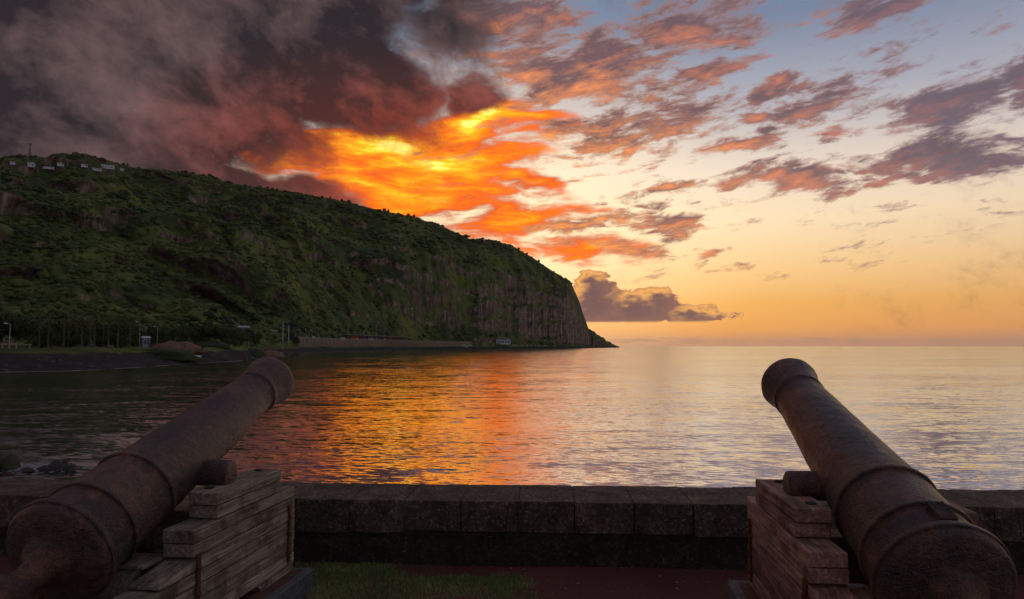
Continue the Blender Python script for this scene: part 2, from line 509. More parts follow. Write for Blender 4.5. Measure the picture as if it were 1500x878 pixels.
def build_wall():
    root = link('parapet_wall', None, label='low dark stone parapet wall running along the sea behind both cannons', cat='wall', loc=WA, rot=(0, 0, WALL_ROT))
    js = [wall_s(u) for u in (519, 597, 677, 758, 839, 923, 1007, 1094)]
    while js[0] > -7: js.insert(0, js[0] - rng.uniform(.385, .43))
    while js[-1] < 9: js.append(js[-1] + rng.uniform(.385, .43))
    for i, (a, b) in enumerate(zip(js, js[1:])):
        dz = rng.uniform(-.004, .004); dy = rng.uniform(-.008, .010)
        bm = box_bm(a + .0025, b - .0025, dy, .60 + rng.uniform(-.01, .01), .232 + rng.uniform(-.012, .008), WALL_TOP + dz * .5, .004, 5, .006, i, 1)
        # rounded, spalled lower corners
        for v in bm.verts:
            cx = min(v.co.x - a, b - v.co.x)
            if v.co.y < .1 and v.co.z < .33 and cx < .07:
                v.co.y += (.07 - cx) * (.33 - v.co.z) * 3.0 * (.5 + rng.random() * .3)
        link('stone_block', bm_mesh('stone_block', bm, STONE, False), root)
    # the courses below, set back a little
    nx, nz = 260, 14
    V, Fq = [], []
    for j in range(nz + 1):
        for i in range(nx + 1):
            x = -7.6 + 17.0 * i / nx; z = -.15 + .40 * j / nz
            p = Vector((x * 3, 0, z * 3))
            y = .030 + mnoise.noise(p * 1.3) * .014 + mnoise.noise(p * 5) * .010
            if z < .05: y -= (.05 - z) * .12
            V.append((x, y, z)); 
    for j in range(nz):
        for i in range(nx):
            k = j * (nx + 1) + i; Fq.append((k, k + 1, k + nx + 2, k + nx + 1))
    n0 = len(V)
    V += [(-7.6, .575, .25), (9.4, .575, .25), (-7.6, .575, -7.0), (9.4, .575, -7.0), (-7.6, .06, .25), (9.4, .06, .25)]
    Fq += [(n0 + 4, n0 + 5, n0 + 1, n0), (n0, n0 + 1, n0 + 3, n0 + 2)]
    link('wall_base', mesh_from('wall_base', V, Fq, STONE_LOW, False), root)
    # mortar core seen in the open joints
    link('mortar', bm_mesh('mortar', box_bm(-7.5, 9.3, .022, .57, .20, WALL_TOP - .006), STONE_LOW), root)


build_wall()


def build_grass():
    r = np.random.default_rng(3)
    n = 95000
    x = r.uniform(-1.75, 1.1, n); y = r.uniform(2.9, 5.1, n)
    lim = np.array([.16 + .22 * mnoise.noise(Vector((0, b * 2.2, 4))) - .5 * max(0, b - 4.72) * 2.2 for b in y])
    dens = np.array([mnoise.noise(Vector((a * 2.4, b * 2.4, 1.5))) + .5 * mnoise.noise(Vector((a * 8, b * 8, 3))) for a, b in zip(x, y)])
    keep = (x < lim + r.normal(0, .07, n)) & (dens > -.16 + np.maximum(0, y - 4.74) * 1.9 + r.normal(0, .12, n))
    keep &= ~((x < -1.30) & (y < 4.66))
    x, y = x[keep], y[keep]; n = len(x)
    h = r.uniform(.006, .019, n) * (1 + .9 * (r.random(n) > .985)) ; a = r.uniform(0, 2 * np.pi, n); w = r.uniform(.0012, .0026, n)
    lean = r.uniform(.2, 1.1, n) * h; b = r.uniform(0, 2 * np.pi, n)
    dx, dy = np.cos(a) * w, np.sin(a) * w; lx, ly = np.cos(b) * lean, np.sin(b) * lean
    z0 = np.full(n, -.006)
    V = np.stack([np.stack([x - dx, y - dy, z0], 1), np.stack([x + dx, y + dy, z0], 1),
                  np.stack([x + dx * .8 + lx * .4, y + dy * .8 + ly * .4, h * .65], 1), np.stack([x - dx * .8 + lx * .4, y - dy * .8 + ly * .4, h * .65], 1),
                  np.stack([x + lx, y + ly, h], 1)], 1).reshape(-1, 3)
    k = np.arange(n)[:, None] * 5
    T = np.concatenate([k + np.array([[0, 1, 2]]), k + np.array([[0, 2, 3]]), k + np.array([[3, 2, 4]])])
    m, nt, bs = material('grass_blade', .6, .3)
    P = position(nt)
    c = ramp(nt, noise(nt, P, 3, 3) * .5 + noise(nt, P, 90, 2) * .5, [(.32, (.07, .13, .028, 1)), (.50, (.17, .28, .06, 1)), (.62, (.34, .40, .13, 1)), (.74, (.60, .56, .32, 1))])
    put(nt, bs.inputs['Base Color'], c)
    link('grass', mesh_np('grass', V, T, m), kind='stuff', label='short green grass on the red earth before the wall', cat='grass')


build_grass()

# ------------------------------------------------------------------ cannons and their timber carriages
GUN_LEN, T_TRUN, TRUN_DROP = 2.035, .86, .082


def barrel_profile():
    L = GUN_LEN
    p = [(-.070, .0), (-.070, .095), (-.066, .118), (-.050, .124), (-.048, .150), (-.044, .180), (-.036, .206), (-.026, .222), (-.024, .232), (-.010, .243), (.0, .2475), (.012, .2495)]
    p += [(.026, .247), (.044, .240), (.058, .229)]
    for t in np.linspace(.075, .50, 16): p.append((t, .2275 - (t - .075) * .032))
    for t in np.linspace(.54, L - .275, 40): p.append((t, .2115 - (t - .54) * (.2115 - .146) / (L - .275 - .54)))
    p += [(L - .265, .1475), (L - .258, .155), (L - .238, .156), (L - .230, .1475), (L - .20, .149), (L - .16, .154), (L - .12, .162), (L - .085, .171), (L - .055, .1785),
          (L - .03, .181), (L - .012, .177), (L, .163), (L + .002, .13), (L, .082), (L - .1, .078), (L - .9, .078), (L - .9, 0)]
    return p


def build_cannon(base, az, elv, label, vent_block):
    root = link('cannon', None, label=label, cat='cannon', group='old iron cannons on the battery', loc=base)
    # local Y runs along the bore
    root.rotation_euler = Matrix.Rotation(-az, 3, 'Z').to_quaternion().to_matrix().to_4x4().to_euler()
    root.rotation_euler = (Matrix.Rotation(-az, 3, 'Z') @ Matrix.Rotation(elv, 3, 'X')).to_euler()
    seed = base[0] * 10
    V, Fc = lathe(barrel_profile(), 110)
    out = []
    for v in V:
        p = Vector(v); rad = Vector((p.x, 0, p.z))
        if rad.length > .1:
            q = Vector((p.x, p.y, p.z + seed))
            d = mnoise.noise(q * 5) * .0030 + mnoise.noise(q * 16) * .0022 + mnoise.noise(q * 45) * .0014
            p = p + rad.normalized() * d
        out.append(p)
    link('barrel', mesh_from('barrel', out, Fc, IRON, True), root)
    def ring(name, t, w, r, lab=None):
        prof = [(t - w * .5, r - .012), (t - w * .5, r + .002), (t - w * .42, r + .008), (t - w * .2, r + .0095), (t + w * .2, r + .0095), (t + w * .42, r + .008), (t + w * .5, r + .002), (t + w * .5, r - .012)]
        a, b = lathe(prof, 96)
        a = [Vector(v) * (1 + .006 * mnoise.noise(Vector(v) * 14 + Vector((seed, 0, 0)))) if True else v for v in a]
        a = [Vector((v.x, o[1], v.z)) for v, o in zip(a, lathe(prof, 96)[0])]
        link(name, mesh_from(name, a, b, IRON, False), root)
    ring('reinforce_ring', .21, .022, .2275)
    ring('reinforce_ring', .517, .026, .2185)
    ring('base_ring', .028, .030, .249)
    # cascabel: neck, collar and button
    prof = [(-.030, .118), (-.052, .105), (-.062, .082), (-.085, .066), (-.13, .060), (-.175, .062), (-.195, .070), (-.205, .083), (-.225, .090), (-.25, .089), (-.268, .078),
            (-.275, .070), (-.30, .066), (-.32, .055), (-.328, .03), (-.330, 0)]
    a, b = lathe(prof[::-1], 48)
    a = [Vector(v) + Vector((v[0], 0, v[2])) * .05 * mnoise.noise(Vector(v) * 22 + Vector((seed, 0, 0))) for v in a]
    a = [v - Vector((0, .035, 0)) for v in a]
    link('cascabel', mesh_from('cascabel', a, b, IRON, True), root)
    for sgn in (-1, 1):
        prof = [(.12, .073), (.322, .071), (.331, .067), (.335, .058), (.335, .0)]
        a, b = lathe(prof, 40)
        pts = [Vector((v[1] * sgn, T_TRUN + v[0], v[2] - TRUN_DROP)) for v in a]
        pts = [p + mnoise.noise_vector(p * 18) * .0025 for p in pts]
        link('trunnion', mesh_from('trunnion', pts, b if sgn < 0 else [f[::-1] for f in b], IRON, True), root)
    if vent_block:
        bm = bmesh.new()
        bmesh.ops.create_cube(bm, size=1.0)
        for v in bm.verts: v.co = Vector((.014 + v.co.x * .062, .118 + v.co.y * .115,   .238 + v.co.z * .036))
        bmesh.ops.bevel(bm, geom=list(bm.edges), offset=.004, segments=1, affect='EDGES')
        top = max(bm.faces, key=lambda f: f.calc_center_median().z)
        r_ = bmesh.ops.inset_region(bm, faces=[top], thickness=.011)
        for v in top.verts: v.co.z -= .010
        link('vent_block', bm_mesh('vent_block', bm, IRON), root, label='raised rectangular vent block')
    else:
        a, b = lathe([(0, .019), (.004, .016), (.005, .011), (-.03, .010), (-.03, 0)], 24)
        dirn = Vector((.105, 0, .224)).normalized()
        M = dirn.to_track_quat('Y', 'Z').to_matrix()
        pts = [M @ Vector(v) + Vector((0, .020, 0)) + dirn * .247 for v in a]
        link('vent_hole', mesh_from('vent_hole', pts, b, DARK_BOLT, True), root, label='round vent hole near the base ring')
    return root


def build_carriage(base, az, wood, label, slab_label, dy, top, T, slab_top):
    root = link('gun_carriage', None, label=label, cat='carriage', group='stepped timber gun carriages', loc=(base[0], base[1], 0), rot=(0, 0, -az))
    XO, XI = .40, .235
    # (rear, front) reach of every layer of timber, from the top down
    spans = [(.70, 1.405), (.703, 1.408), (.497, 1.60), (.50, 1.603), (.247, 1.605), (-.02, 1.60), (-.06, 1.603), (-.30, 1.60), (-.32, 1.602)]
    spans = [(a + dy, b + dy) for a, b in spans]
    n = 0
    for sgn in (-1, 1):
        for k, (r0, r1) in enumerate(spans):
            z1 = top - k * T; z0 = z1 - T + .0052
            x0, x1 = (XI, XO) if sgn > 0 else (-XO, -XI)
            jx = rng.uniform(-.0025, .0025); je = rng.uniform(-.004, .004)
            n += 1
            if k < 2: x0 -= .002 * sgn; x1 -= .002 * sgn
            bm = box_bm(x0 + jx, x1 + jx, r0 + je, r1 + je, z0, z1, .0036, 3, .0016, n + 50 * sgn)
            if k == 4:      # tapered tail of the third step
                for v in bm.verts:
                    if v.co.y < .50 + dy and v.co.z > z0 + .03:
                        v.co.z -= (.50 + dy - v.co.y) / .25 * .050
            link('plank', bm_mesh('plank', bm, wood), root)
        # feet under the cheek, with curved inner ends
        for y0, y1, cv in ((1.19 + dy, 1.598 + dy, 1), (-.30 + dy, .10 + dy, -1)):
            prof = []
            zb, zt = slab_top + .0005, top - 9 * T
            V, Fc = [], []
            for i in range(9):
                f = i / 8; z = zb + (zt - zb) * f
                c = .05 * (f ** 2)
                a, b = (y0 - c, y1) if cv > 0 else (y0, y1 + c)
                xa, xb = (XI + .002, XO - .002) if sgn > 0 else (-XO + .002, -XI - .002)
                V += [(xa, a, z), (xb, a, z), (xb, b, z), (xa, b, z)]
            for i in range(8):
                for q in range(4):
                    q2 = (q + 1) % 4; Fc.append((i * 4 + q, i * 4 + q2, i * 4 + 4 + q2, i * 4 + 4 + q))
            Fc += [(3, 2, 1, 0), (32, 33, 34, 35)]
            link('foot', mesh_from('foot', V, Fc, wood), root)
        # iron straps with bolts on the outer face, bolt heads on the top timber
        for ys, za, zb in ((.535 + dy, slab_top + .03, top - .26), (1.515 + dy, top - .60, top - .245)):
            xo = XO * sgn
            st = link('strap', bm_mesh('strap', box_bm(min(xo + .0042 * sgn, xo + .013 * sgn), max(xo + .0042 * sgn, xo + .013 * sgn), ys - .016, ys + .016, za, zb, .002, 2, .0012, n), STRAP), root)
            for zz in np.linspace(za + .06, zb - .07, 3):
                a, b = lathe([(0, .016), (.006, .015), (.011, .010), (.013, 0)], 14)
                pts = [(xo + sgn * (.012 + v[1]), ys + v[0], zz + v[2]) for v in a]
                link('bolt', mesh_from('bolt', pts, b if sgn < 0 else [f[::-1] for f in b], STRAP, True), st)
        for ys in (.80 + dy, 1.33 + dy):
            bm = box_bm(.29 * sgn - .022, .29 * sgn + .022, ys - .018, ys + .018, top - .002, top + .010, .004, 0)
            link('bolt_plate', bm_mesh('bolt_plate', bm, DARK_BOLT), root)
    # transoms between the cheeks, the breech bed and its quoin
    for i, (y0, y1, z0, z1) in enumerate(((.98, 1.14, .42, .640), (1.42, 1.56, .32, .50), (.16, .30, .24, .36))):
        link('transom', bm_mesh('transom', box_bm(-XI + .0015, XI - .0015, y0 + dy, y1 + dy, z0, z1, .006, 3, .002, 90 + i), wood), root)
    link('bed_plank', bm_mesh('bed_plank', box_bm(-XI + .004, XI - .004, .36 + dy, .56 + dy, .515, .535, .004, 3, .002, 95), wood), root)
    a, b = lathe([(-.15, 0), (-.15, .075), (-.10, .088), (.10, .088), (.15, .075), (.15, 0)], 28)
    link('quoin', mesh_from('quoin', [(v[1], .45 + dy + v[0], .42 + v[2]) for v in a], [f[::-1] for f in b], wood, True), root)
    # concrete slab it stands on
    sl = link('concrete_slab', None, label=slab_label, cat='slab', loc=(base[0], base[1], 0), rot=(0, 0, -az))
    link('slab_body', bm_mesh('slab_body', box_bm(-.515, .515, -1.0, 1.66 + dy, -.05, slab_top - .005, .010, 4, .004, 7), SLAB), sl)
    link('dust_layer', bm_mesh('dust_layer', box_bm(-.465, .465, -.95, 1.61 + dy, slab_top - .01, slab_top - .0005, .002, 4, .0012, 8), SLAB_RED), sl)
    return root


GUN_L = ((-2.019, 3.103, .657), .139, .342)
GUN_R = ((1.631, 2.633, .677), .103, .330)
build_cannon(*GUN_L, 'rusty iron cannon on the left pointing out to sea towards the headland', False)
build_cannon(*GUN_R, 'rusty iron cannon on the right with a square vent block, pointing at open sea', True)
build_carriage(GUN_L[0], GUN_L[1], WOOD, 'grey-brown stepped timber carriage under the left cannon, beside the grass', 'concrete slab with red dust under the left gun carriage', -.105, .811, .070, .139)
build_carriage(GUN_R[0], GUN_R[1], WOOD_RED, 'reddish stepped timber carriage under the right cannon', 'grey concrete slab under the right gun carriage', -.19, .838, .068, .205)


def build_litter():
    """grit, small stones and dead leaves on the red earth"""
    r = np.random.default_rng(5)
    V0 = np.array([(1, 0, 0), (-1, 0, 0), (0, 1, 0), (0, -1, 0), (0, 0, .7), (0, 0, -.7)], float)
    T0 = np.array([(0, 2, 4), (2, 1, 4), (1, 3, 4), (3, 0, 4), (2, 0, 5), (1, 2, 5), (3, 1, 5), (0, 3, 5)])
    V, T = [], []
    for k in range(900):
        x, y = r.uniform(-1.6, 2.0), r.uniform(3.2, 5.02)
        s_ = .0035 * float(np.exp(r.normal(0, .6))); v = V0 * (1 + r.normal(0, .25, (6, 1))) * s_ * np.array([1.2, 1, .8])
        if k % 9 == 0: v = V0 * np.array([.016, .007, .0022]) * r.uniform(.6, 1.3)
        a = r.uniform(0, 6.28); v = np.stack([v[:, 0] * math.cos(a) - v[:, 1] * math.sin(a), v[:, 0] * math.sin(a) + v[:, 1] * math.cos(a), v[:, 2]], 1)
        V.append(v + np.array([x, y, .004])); T.append(T0 + 6 * k)
    m, nt, b = material('grit', .85, .2)
    c = ramp(nt, noise(nt, position(nt), 24, 2), [(.35, (.10, .055, .04, 1)), (.5, (.22, .15, .11, 1)), (.68, (.42, .36, .30, 1))])
    put(nt, b.inputs['Base Color'], c)
    link('gravel', mesh_np('gravel', np.concatenate(V), np.concatenate(T), m), kind='stuff', label='grit and dead leaves scattered on the red earth', cat='gravel')


build_litter()


# ------------------------------------------------------------------ sea
def build_sea():
    m, nt, b = material('sea_water', .07, .5)
    b.inputs['IOR'].default_value = 12.0
    b.inputs['Base Color'].default_value = (.010, .014, .016, 1)
    P = position(nt)
    R = node(nt, 'ShaderNodeMapping', vector_type='POINT'); nt.links.new(P.k, R.inputs[0]); R.inputs[2].default_value = (0, 0, math.radians(14))
    Q = S(nt, R.outputs[0])
    def slope(vec, sc, stretch, amt, det):
        n = noise(nt, vmath(nt, 'MULTIPLY', vec, (sc / stretch, sc, 0)), 1.0, det, .55, out=1)
        n = vmath(nt, 'SUBTRACT', n, (.5, .5, .5))
        return vmath(nt, 'MULTIPLY', n, (amt * .85, amt, 0))
    a = slope(Q, 3.6, 3.0, .38, 3)
    bsl = slope(P, .55, 3.4, .22, 2)
    # wind patches: ruffled and calm water
    patch = noise(nt, vmath(nt, 'MULTIPLY', P, (.012, .035, 0)), 1.0, 3, .5).ss(.36, .66, .62, 1.22)
    tot = vmath(nt, 'ADD', a, bsl)
    sc = node(nt, 'ShaderNodeVectorMath', operation='SCALE'); nt.links.new(tot.k, sc.inputs[0]); nt.links.new(patch.k, sc.inputs['Scale'])
    # the same everywhere: waves run in to the shore, their shoreward faces a little steeper
    nrm = vmath(nt, 'ADD', S(nt, sc.outputs[0]), (0, -.065, 1))
    nz = node(nt, 'ShaderNodeVectorMath', operation='NORMALIZE'); nt.links.new(nrm.k, nz.inputs[0])
    nt.links.new(nz.outputs[0], b.inputs['Normal'])
    link('sea', mesh_from('sea', [(-22000, 5.9, SEA), (22000, 5.9, SEA), (22000, 24000, SEA), (-22000, 24000, SEA)], [(0, 1, 2, 3)], m), kind='structure')


build_sea()


# ------------------------------------------------------------------ coast and mountain
def height_at(v, d):
    """height above the eye of something that far away and that high in the view"""
    return d * math.tan(PITCH + math.atan((H_PX / 2 - v) / F_PX))


def east_at(u, d, zr=0.0):
    return (u - W_PX / 2) / F_PX * (d * math.cos(PITCH) + zr * math.sin(PITCH))


T_U = [-500, 0, 100, 160, 220, 300, 350, 385, 410, 430, 500, 560, 620, 700, 760, 800, 830, 860, 880, 907]
T_W = [185, 184, 192, 206, 233, 280, 325, 430, 560, 667, 875, 1030, 1270, 1500, 1750, 1980, 2150, 2400, 2550, 2750]     # shore
T_T = [430, 420, 440, 460, 500, 560, 620, 690, 740, 780, 960, 1120, 1350, 1570, 1810, 2030, 2190, 2430, 2570, 2765]     # foot of the slope
R_U = [-500, 0, 200, 370, 430, 500, 560, 620, 660, 700, 740, 780, 810, 835, 850, 862, 880, 907]
R_D = [1150, 1150, 1200, 1330, 1420, 1540, 1640, 1780, 1880, 1980, 2080, 2180, 2280, 2330, 2440, 2500, 2600, 2790]     # ridge
V_U = [-500, -200, 0, 40, 65, 85, 110, 150, 170, 200, 250, 300, 350, 430, 500, 560, 600, 640, 665, 690, 720, 750, 780, 800, 820, 835, 848, 855, 862, 880, 892, 907]
V_V = [190, 225, 238, 238, 241, 236, 232, 233, 239, 246, 252, 258, 271, 281, 294, 309, 317, 330, 343, 352, 352, 360, 377, 391, 403, 411, 440, 462, 481, 493, 501, 508.6]


def build_land():
    us = np.concatenate([np.arange(-500, 430, 3.0), np.arange(430, 908, 1.6)])
    prof_v = np.array([(0, 0), (.10, .07), (.22, .18), (.34, .31), (.42, .42), (.45, .52), (.58, .62), (.66, .72), (.70, .80), (.84, .90), (1, 1)])
    prof_c = np.array([(0, 0), (.03, .03), (.07, .10), (.10, .28), (.14, .46), (.19, .60), (.28, .68), (.44, .80), (.7, .93), (1, 1)])
    qs = np.linspace(0, 1, 130)
    cols = []
    for u in us:
        dw = np.interp(u, T_U, T_W); dt = np.interp(u, T_U, T_T); dr = np.interp(u, R_U, R_D); v = np.interp(u, V_U, V_V)
        if u > 800: v += mnoise.noise(Vector((u * .22, 0, 0))) * 2.0 + mnoise.noise(Vector((u * .7, 3, 0))) * 1.0
        zr = height_at(v, dr)                     # relative to the eye
        w = float(np.clip((u - 500) / 150, 0, 1)); w = w * w * (3 - 2 * w)
        L = lambda a: (np.interp(qs, np.linspace(0, 1, len(a)), a[:, 0]), np.interp(qs, np.linspace(0, 1, len(a)), a[:, 1]))
        tv, hv = L(prof_v); tc, hc = L(prof_c)
        t, h = tv * (1 - w) + tc * w, hv * (1 - w) + hc * w
        terr = np.interp(u, [-500, 395, 440, 690, 760, 905], [-.8, -.8, 8.2, 8.0, 4.5, 4.5]); terr = min(terr, zr - .5)
        shore = [(dw - 60, -10.5), (dw - 8, -7.6), (dw, -7.0), (dw + 5, -6.2), (dw + 14, -5.2 if u < 420 else -4.0), (dw + 26, -3.2 if u < 420 else -1.6), (dw + 30, -2.4 if u < 420 else -.9),
                 (dw + 37, -1.6 if u < 420 else -.6), (dw + 44, min(terr, zr))]
        if u > 868: shore = [(dw - 60, -10.5), (dw - 8, -7.6), (dw, -7.0)] + [(dw + 1 + k, -7 + min(zr + 7, 4.0) * k / 6) for k in range(1, 7)]
        dt = max(dt, shore[-1][0] + 3); dr2 = max(dr, dt + 12)
        z0 = shore[-1][1]
        face = [(dt + (dr2 - dt) * a, z0 + (zr - z0) * b) for a, b in zip(t, h)]
        if u > 838: back = [(dr2 + 40, zr * .9 - 1), (dr2 + 160, zr * .3 - 4), (dr2 + 260, -11)]
        else: back = [(dr2 + 30, zr - 3), (dr2 + 140, zr - 26), (dr2 + 600, zr - 90)]
        cols.append(shore + face + back)
    A = np.array(cols)                             # (nu, nr, 2)
    nu, nr, _ = A.shape
    ns, nf = 9, len(qs)
    D, Z = A[..., 0].copy(), A[..., 1].copy()
    X = (us[:, None] - W_PX / 2) / F_PX * (D * math.cos(PITCH) + Z * math.sin(PITCH))
    for i in range(nu):
        w = float(np.clip((us[i] - 500) / 150, 0, 1))
        endf = float(np.clip((908 - us[i]) / 30, 0, 1)) * (1 if us[i] < 835 else .45)
        for j in range(ns - 6, nr):
            x, d, z = X[i, j], D[i, j], Z[i, j]
            if j < ns:
                p = Vector((x, d, 0))
                if 3 <= j: Z[i, j] += mnoise.noise(p * .05) * .5 + mnoise.noise(p * .2) * .25
                continue
            f = (j - ns) / (nf - 1)
            env = max(0.0, min(1, f * 7)) * max(0.0, min(1, (1.0 - f) * 9)) * endf if f <= 1 else 0
            pv = Vector((x, d, z * .55)); pc = Vector((x, d * .6, z * .12))
            nv = mnoise.noise(pv / 230) * 95 + abs(mnoise.noise(pv / 90)) * 55 + mnoise.noise(pv / 45) * 20 + mnoise.noise(pv / 23) * 9 + mnoise.noise(pv / 9) * 3
            nc = mnoise.noise(pc / 105) * 40 + mnoise.noise(pc / 40) * 22 + mnoise.noise(pc / 15) * 10 + mnoise.noise(pv / 12) * 4
            D[i, j] += env * (nv * (1 - w) + nc * w)
            # ledges and outcrops
            band = math.sin(z / 46 * 2 * math.pi + mnoise.noise(pv / 120) * 5)
            D[i, j] -= env * max(0.0, band) ** 2 * 17 * (1 - .3 * w) * (mnoise.noise(pv / 70 + Vector((5, 5, 5))) + .5)
            Z[i, j] += env * (mnoise.noise(pv / 30) * 5 + mnoise.noise(pv / 10) * 2)
            if f > .93 and us[i] < 850: Z[i, j] += mnoise.noise(Vector((x, d, 0)) / 14) * 1.6 - .6
    X = (us[:, None] - W_PX / 2) / F_PX * (A[..., 0] * math.cos(PITCH) + A[..., 1] * math.sin(PITCH)) * (D / A[..., 0])
    V = np.stack([X, D, Z + EYE], -1).reshape(-1, 3)
    idx = np.arange(nu * nr).reshape(nu, nr)
    Fq = np.stack([idx[:-1, :-1], idx[1:, :-1], idx[1:, 1:], idx[:-1, 1:]], -1).reshape(-1, 4)
    m, nt, b = material('mountain_side', .9, .15)
    P = position(nt)
    g = node(nt, 'ShaderNodeNewGeometry')
    nsep = node(nt, 'ShaderNodeSeparateXYZ'); nt.links.new(g.outputs['Normal'], nsep.inputs[0])
    psep = node(nt, 'ShaderNodeSeparateXYZ'); nt.links.new(P.k, psep.inputs[0])
    up = S(nt, nsep.outputs[2]); zz = S(nt, psep.outputs[2]) - SEA; xx = S(nt, psep.outputs[0]); yy = S(nt, psep.outputs[1])
    n1 = noise(nt, P, .010, 6, .6); n2 = noise(nt, P, .07, 6, .65); n3 = noise(nt, P, .5, 3, .6)
    green = ramp(nt, n1 * .60 + n2 * .40, [(.36, (.022, .038, .012, 1)), (.46, (.052, .075, .019, 1)), (.56, (.12, .145, .031, 1)), (.68, (.21, .22, .055, 1))])
    pr = vmath(nt, 'MULTIPLY', P, (1, 1, .16))
    r1 = noise(nt, pr, .085, 7, .72) * .75 + noise(nt, vmath(nt, 'MULTIPLY', P, (.25, .25, 1)), .10, 5, .65) * .25
    rock = ramp(nt, r1 * .7 + n2 * .3, [(.38, (.040, .027, .018, 1)), (.48, (.135, .092, .062, 1)), (.58, (.36, .27, .19, 1))])
    rk = (up * 1.0 + (n2 - .5) * .55 + (n1 - .5) * .5).ss(.06, .28, 1, 0)
    c = mixc(nt, rk, green, rock)
    peb = ramp(nt, n3 * .6 + n2 * .4, [(.35, (.018, .016, .015, 1)), (.55, (.040, .036, .034, 1)), (.72, (.10, .092, .085, 1))])
    c = mixc(nt, (zz + (n2 - .5) * 2.4).ss(4.3, 5.0, 1, 0), c, peb)
    put(nt, b.inputs['Base Color'], c)
    bump(nt, b, n2 * 6.0 + n3 * 1.2 + r1 * rk * 14.0, .8, 1.0)
    link('mountain', mesh_np('mountain', V, Fq, m, True), kind='structure')
    return V, Fq, us, (nu, nr, ns, nf)


from mathutils.bvhtree import BVHTree
LAND_V, LAND_F, LAND_U, LAND_N = build_land()
LAND = BVHTree.FromPolygons([Vector(v) for v in LAND_V], [tuple(f) for f in LAND_F.tolist()])


def ground_z(x, y):
    h = LAND.ray_cast(Vector((x, y, 900)), Vector((0, 0, -1)))
    return h[0].z if h[0] is not None else SEA


def look(u, v):
    """the spot of land seen in that direction"""
    a, b_ = (u - W_PX / 2) / F_PX, (H_PX / 2 - v) / F_PX
    d = Vector((a, math.cos(PITCH) - b_ * math.sin(PITCH), math.sin(PITCH) + b_ * math.cos(PITCH))).normalized()
    h = LAND.ray_cast(Vector((0, 0, EYE)), d)
    return h[0], h[1]


# ------------------------------------------------------------------ woods on the slope: one mass of crowns
def ico(sub=1):
    bm = bmesh.new(); bmesh.ops.create_icosphere(bm, subdivisions=sub, radius=1.0)
    V = np.array([v.co[:] for v in bm.verts]); Fc = np.array([[v.index for v in f.verts] for f in bm.faces]); bm.free()
    return V, Fc


def foliage_material(name, stops, scale=.35):
    m, nt, b = material(name, .75, .2)
    P = position(nt)
    n = noise(nt, P, scale, 4, .65); n2 = noise(nt, P, scale * .045, 4, .6)
    put(nt, b.inputs['Base Color'], ramp(nt, n * .38 + n2 * .62, stops))
    return m


WOODS = foliage_material('woodland', [(.36, (.014, .026, .009, 1)), (.46, (.036, .058, .015, 1)), (.56, (.100, .125, .027, 1)), (.66, (.20, .22, .05, 1))])
DARK_LEAF = foliage_material('dark_leaves', [(.33, (.028, .040, .014, 1)), (.5, (.055, .075, .022, 1)), (.70, (.12, .13, .04, 1))], 1.2)


CLEAR = []          # (x, y, radius) kept free of trees
HOUSE_SPOTS = [(20, 241.5, 9), (46, 244.5, 8), (70, 247.5, 17), (89, 243.5, 9), (123, 245, 9), (139, 250.5, 18), (158, 247.5, 19), (178, 250.5, 7)]
HOUSE_AT = []
for u_, v_, w_ in HOUSE_SPOTS:
    p_, n_ = look(u_, v_)
    HOUSE_AT.append(p_)
    CLEAR.append((p_.x, p_.y, w_ * .5 + 4)); k_ = p_.xy.normalized()
    CLEAR.append((p_.x - k_.x * 12, p_.y - k_.y * 12, w_ * .55 + 3)); CLEAR.append((p_.x - k_.x * 24, p_.y - k_.y * 24, w_ * .55))


def build_woods():
    r = np.random.default_rng(11)
    nu, nr, ns, nf = LAND_N
    G = LAND_V.reshape(nu, nr, 3)
    iv, jf = ico(1)
    variants = []
    for k in range(8):
        v = iv * (1 + r.normal(0, .30, (len(iv), 1))) * np.array([1, 1, .66]) + r.normal(0, .12, iv.shape)
        variants.append(v)
    Vs, Fs, n = [], [], 0
    count = 0
    tries = 0
    while count < 16500 and tries < 120000:
        tries += 1
        u = r.uniform(-120, 850)
        i = int(np.searchsorted(LAND_U, u)); i = min(max(i, 1), nu - 2)
        j = ns + int(r.uniform(0, 1) ** .9 * (nf - 2))
        p = G[i, j]; du = G[i + 1, j] - p; dv = G[i, j + 1] - p
        nn = np.cross(du, dv); nn /= (np.linalg.norm(nn) + 1e-9)
        steep = abs(nn[2])
        cov = .5 + .5 * mnoise.noise(Vector(p) / 55) + .35 * mnoise.noise(Vector(p) / 18)
        if steep < .34 or r.random() > np.clip((steep - .30) * 3.2, .05, 1) * np.clip(cov * 1.35 - .12, .03, 1): continue
        if u > 520 and r.random() < .35: continue
        size = min(5.5, 1.5 * float(np.exp(r.normal(0, .50)))) * (1.0 if r.random() > .12 else 1.5) * (1 + .25 * (p[1] > 1300))
        if j > ns + nf - 12: size *= .75
        q = p + du * r.random() + dv * r.random()
        if any((q[0] - cx) ** 2 + (q[1] - cy) ** 2 < cr * cr for cx, cy, cr in CLEAR): continue
        a = r.uniform(0, 6.28); ca, sa = np.cos(a), np.sin(a)
        v = variants[count % 8] * size * np.array([1.15, 1.15, r.uniform(.75, 1.15)])
        v = np.stack([v[:, 0] * ca - v[:, 1] * sa, v[:, 0] * sa + v[:, 1] * ca, v[:, 2]], 1) + q + np.array([0, 0, size * .35])
        Vs.append(v); Fs.append(jf + n); n += len(v); count += 1
    link('woodland', mesh_np('woodland', np.concatenate(Vs), np.concatenate(Fs), WOODS), kind='stuff', label='green scrub and woodland covering the mountain side', cat='woodland')


build_woods()


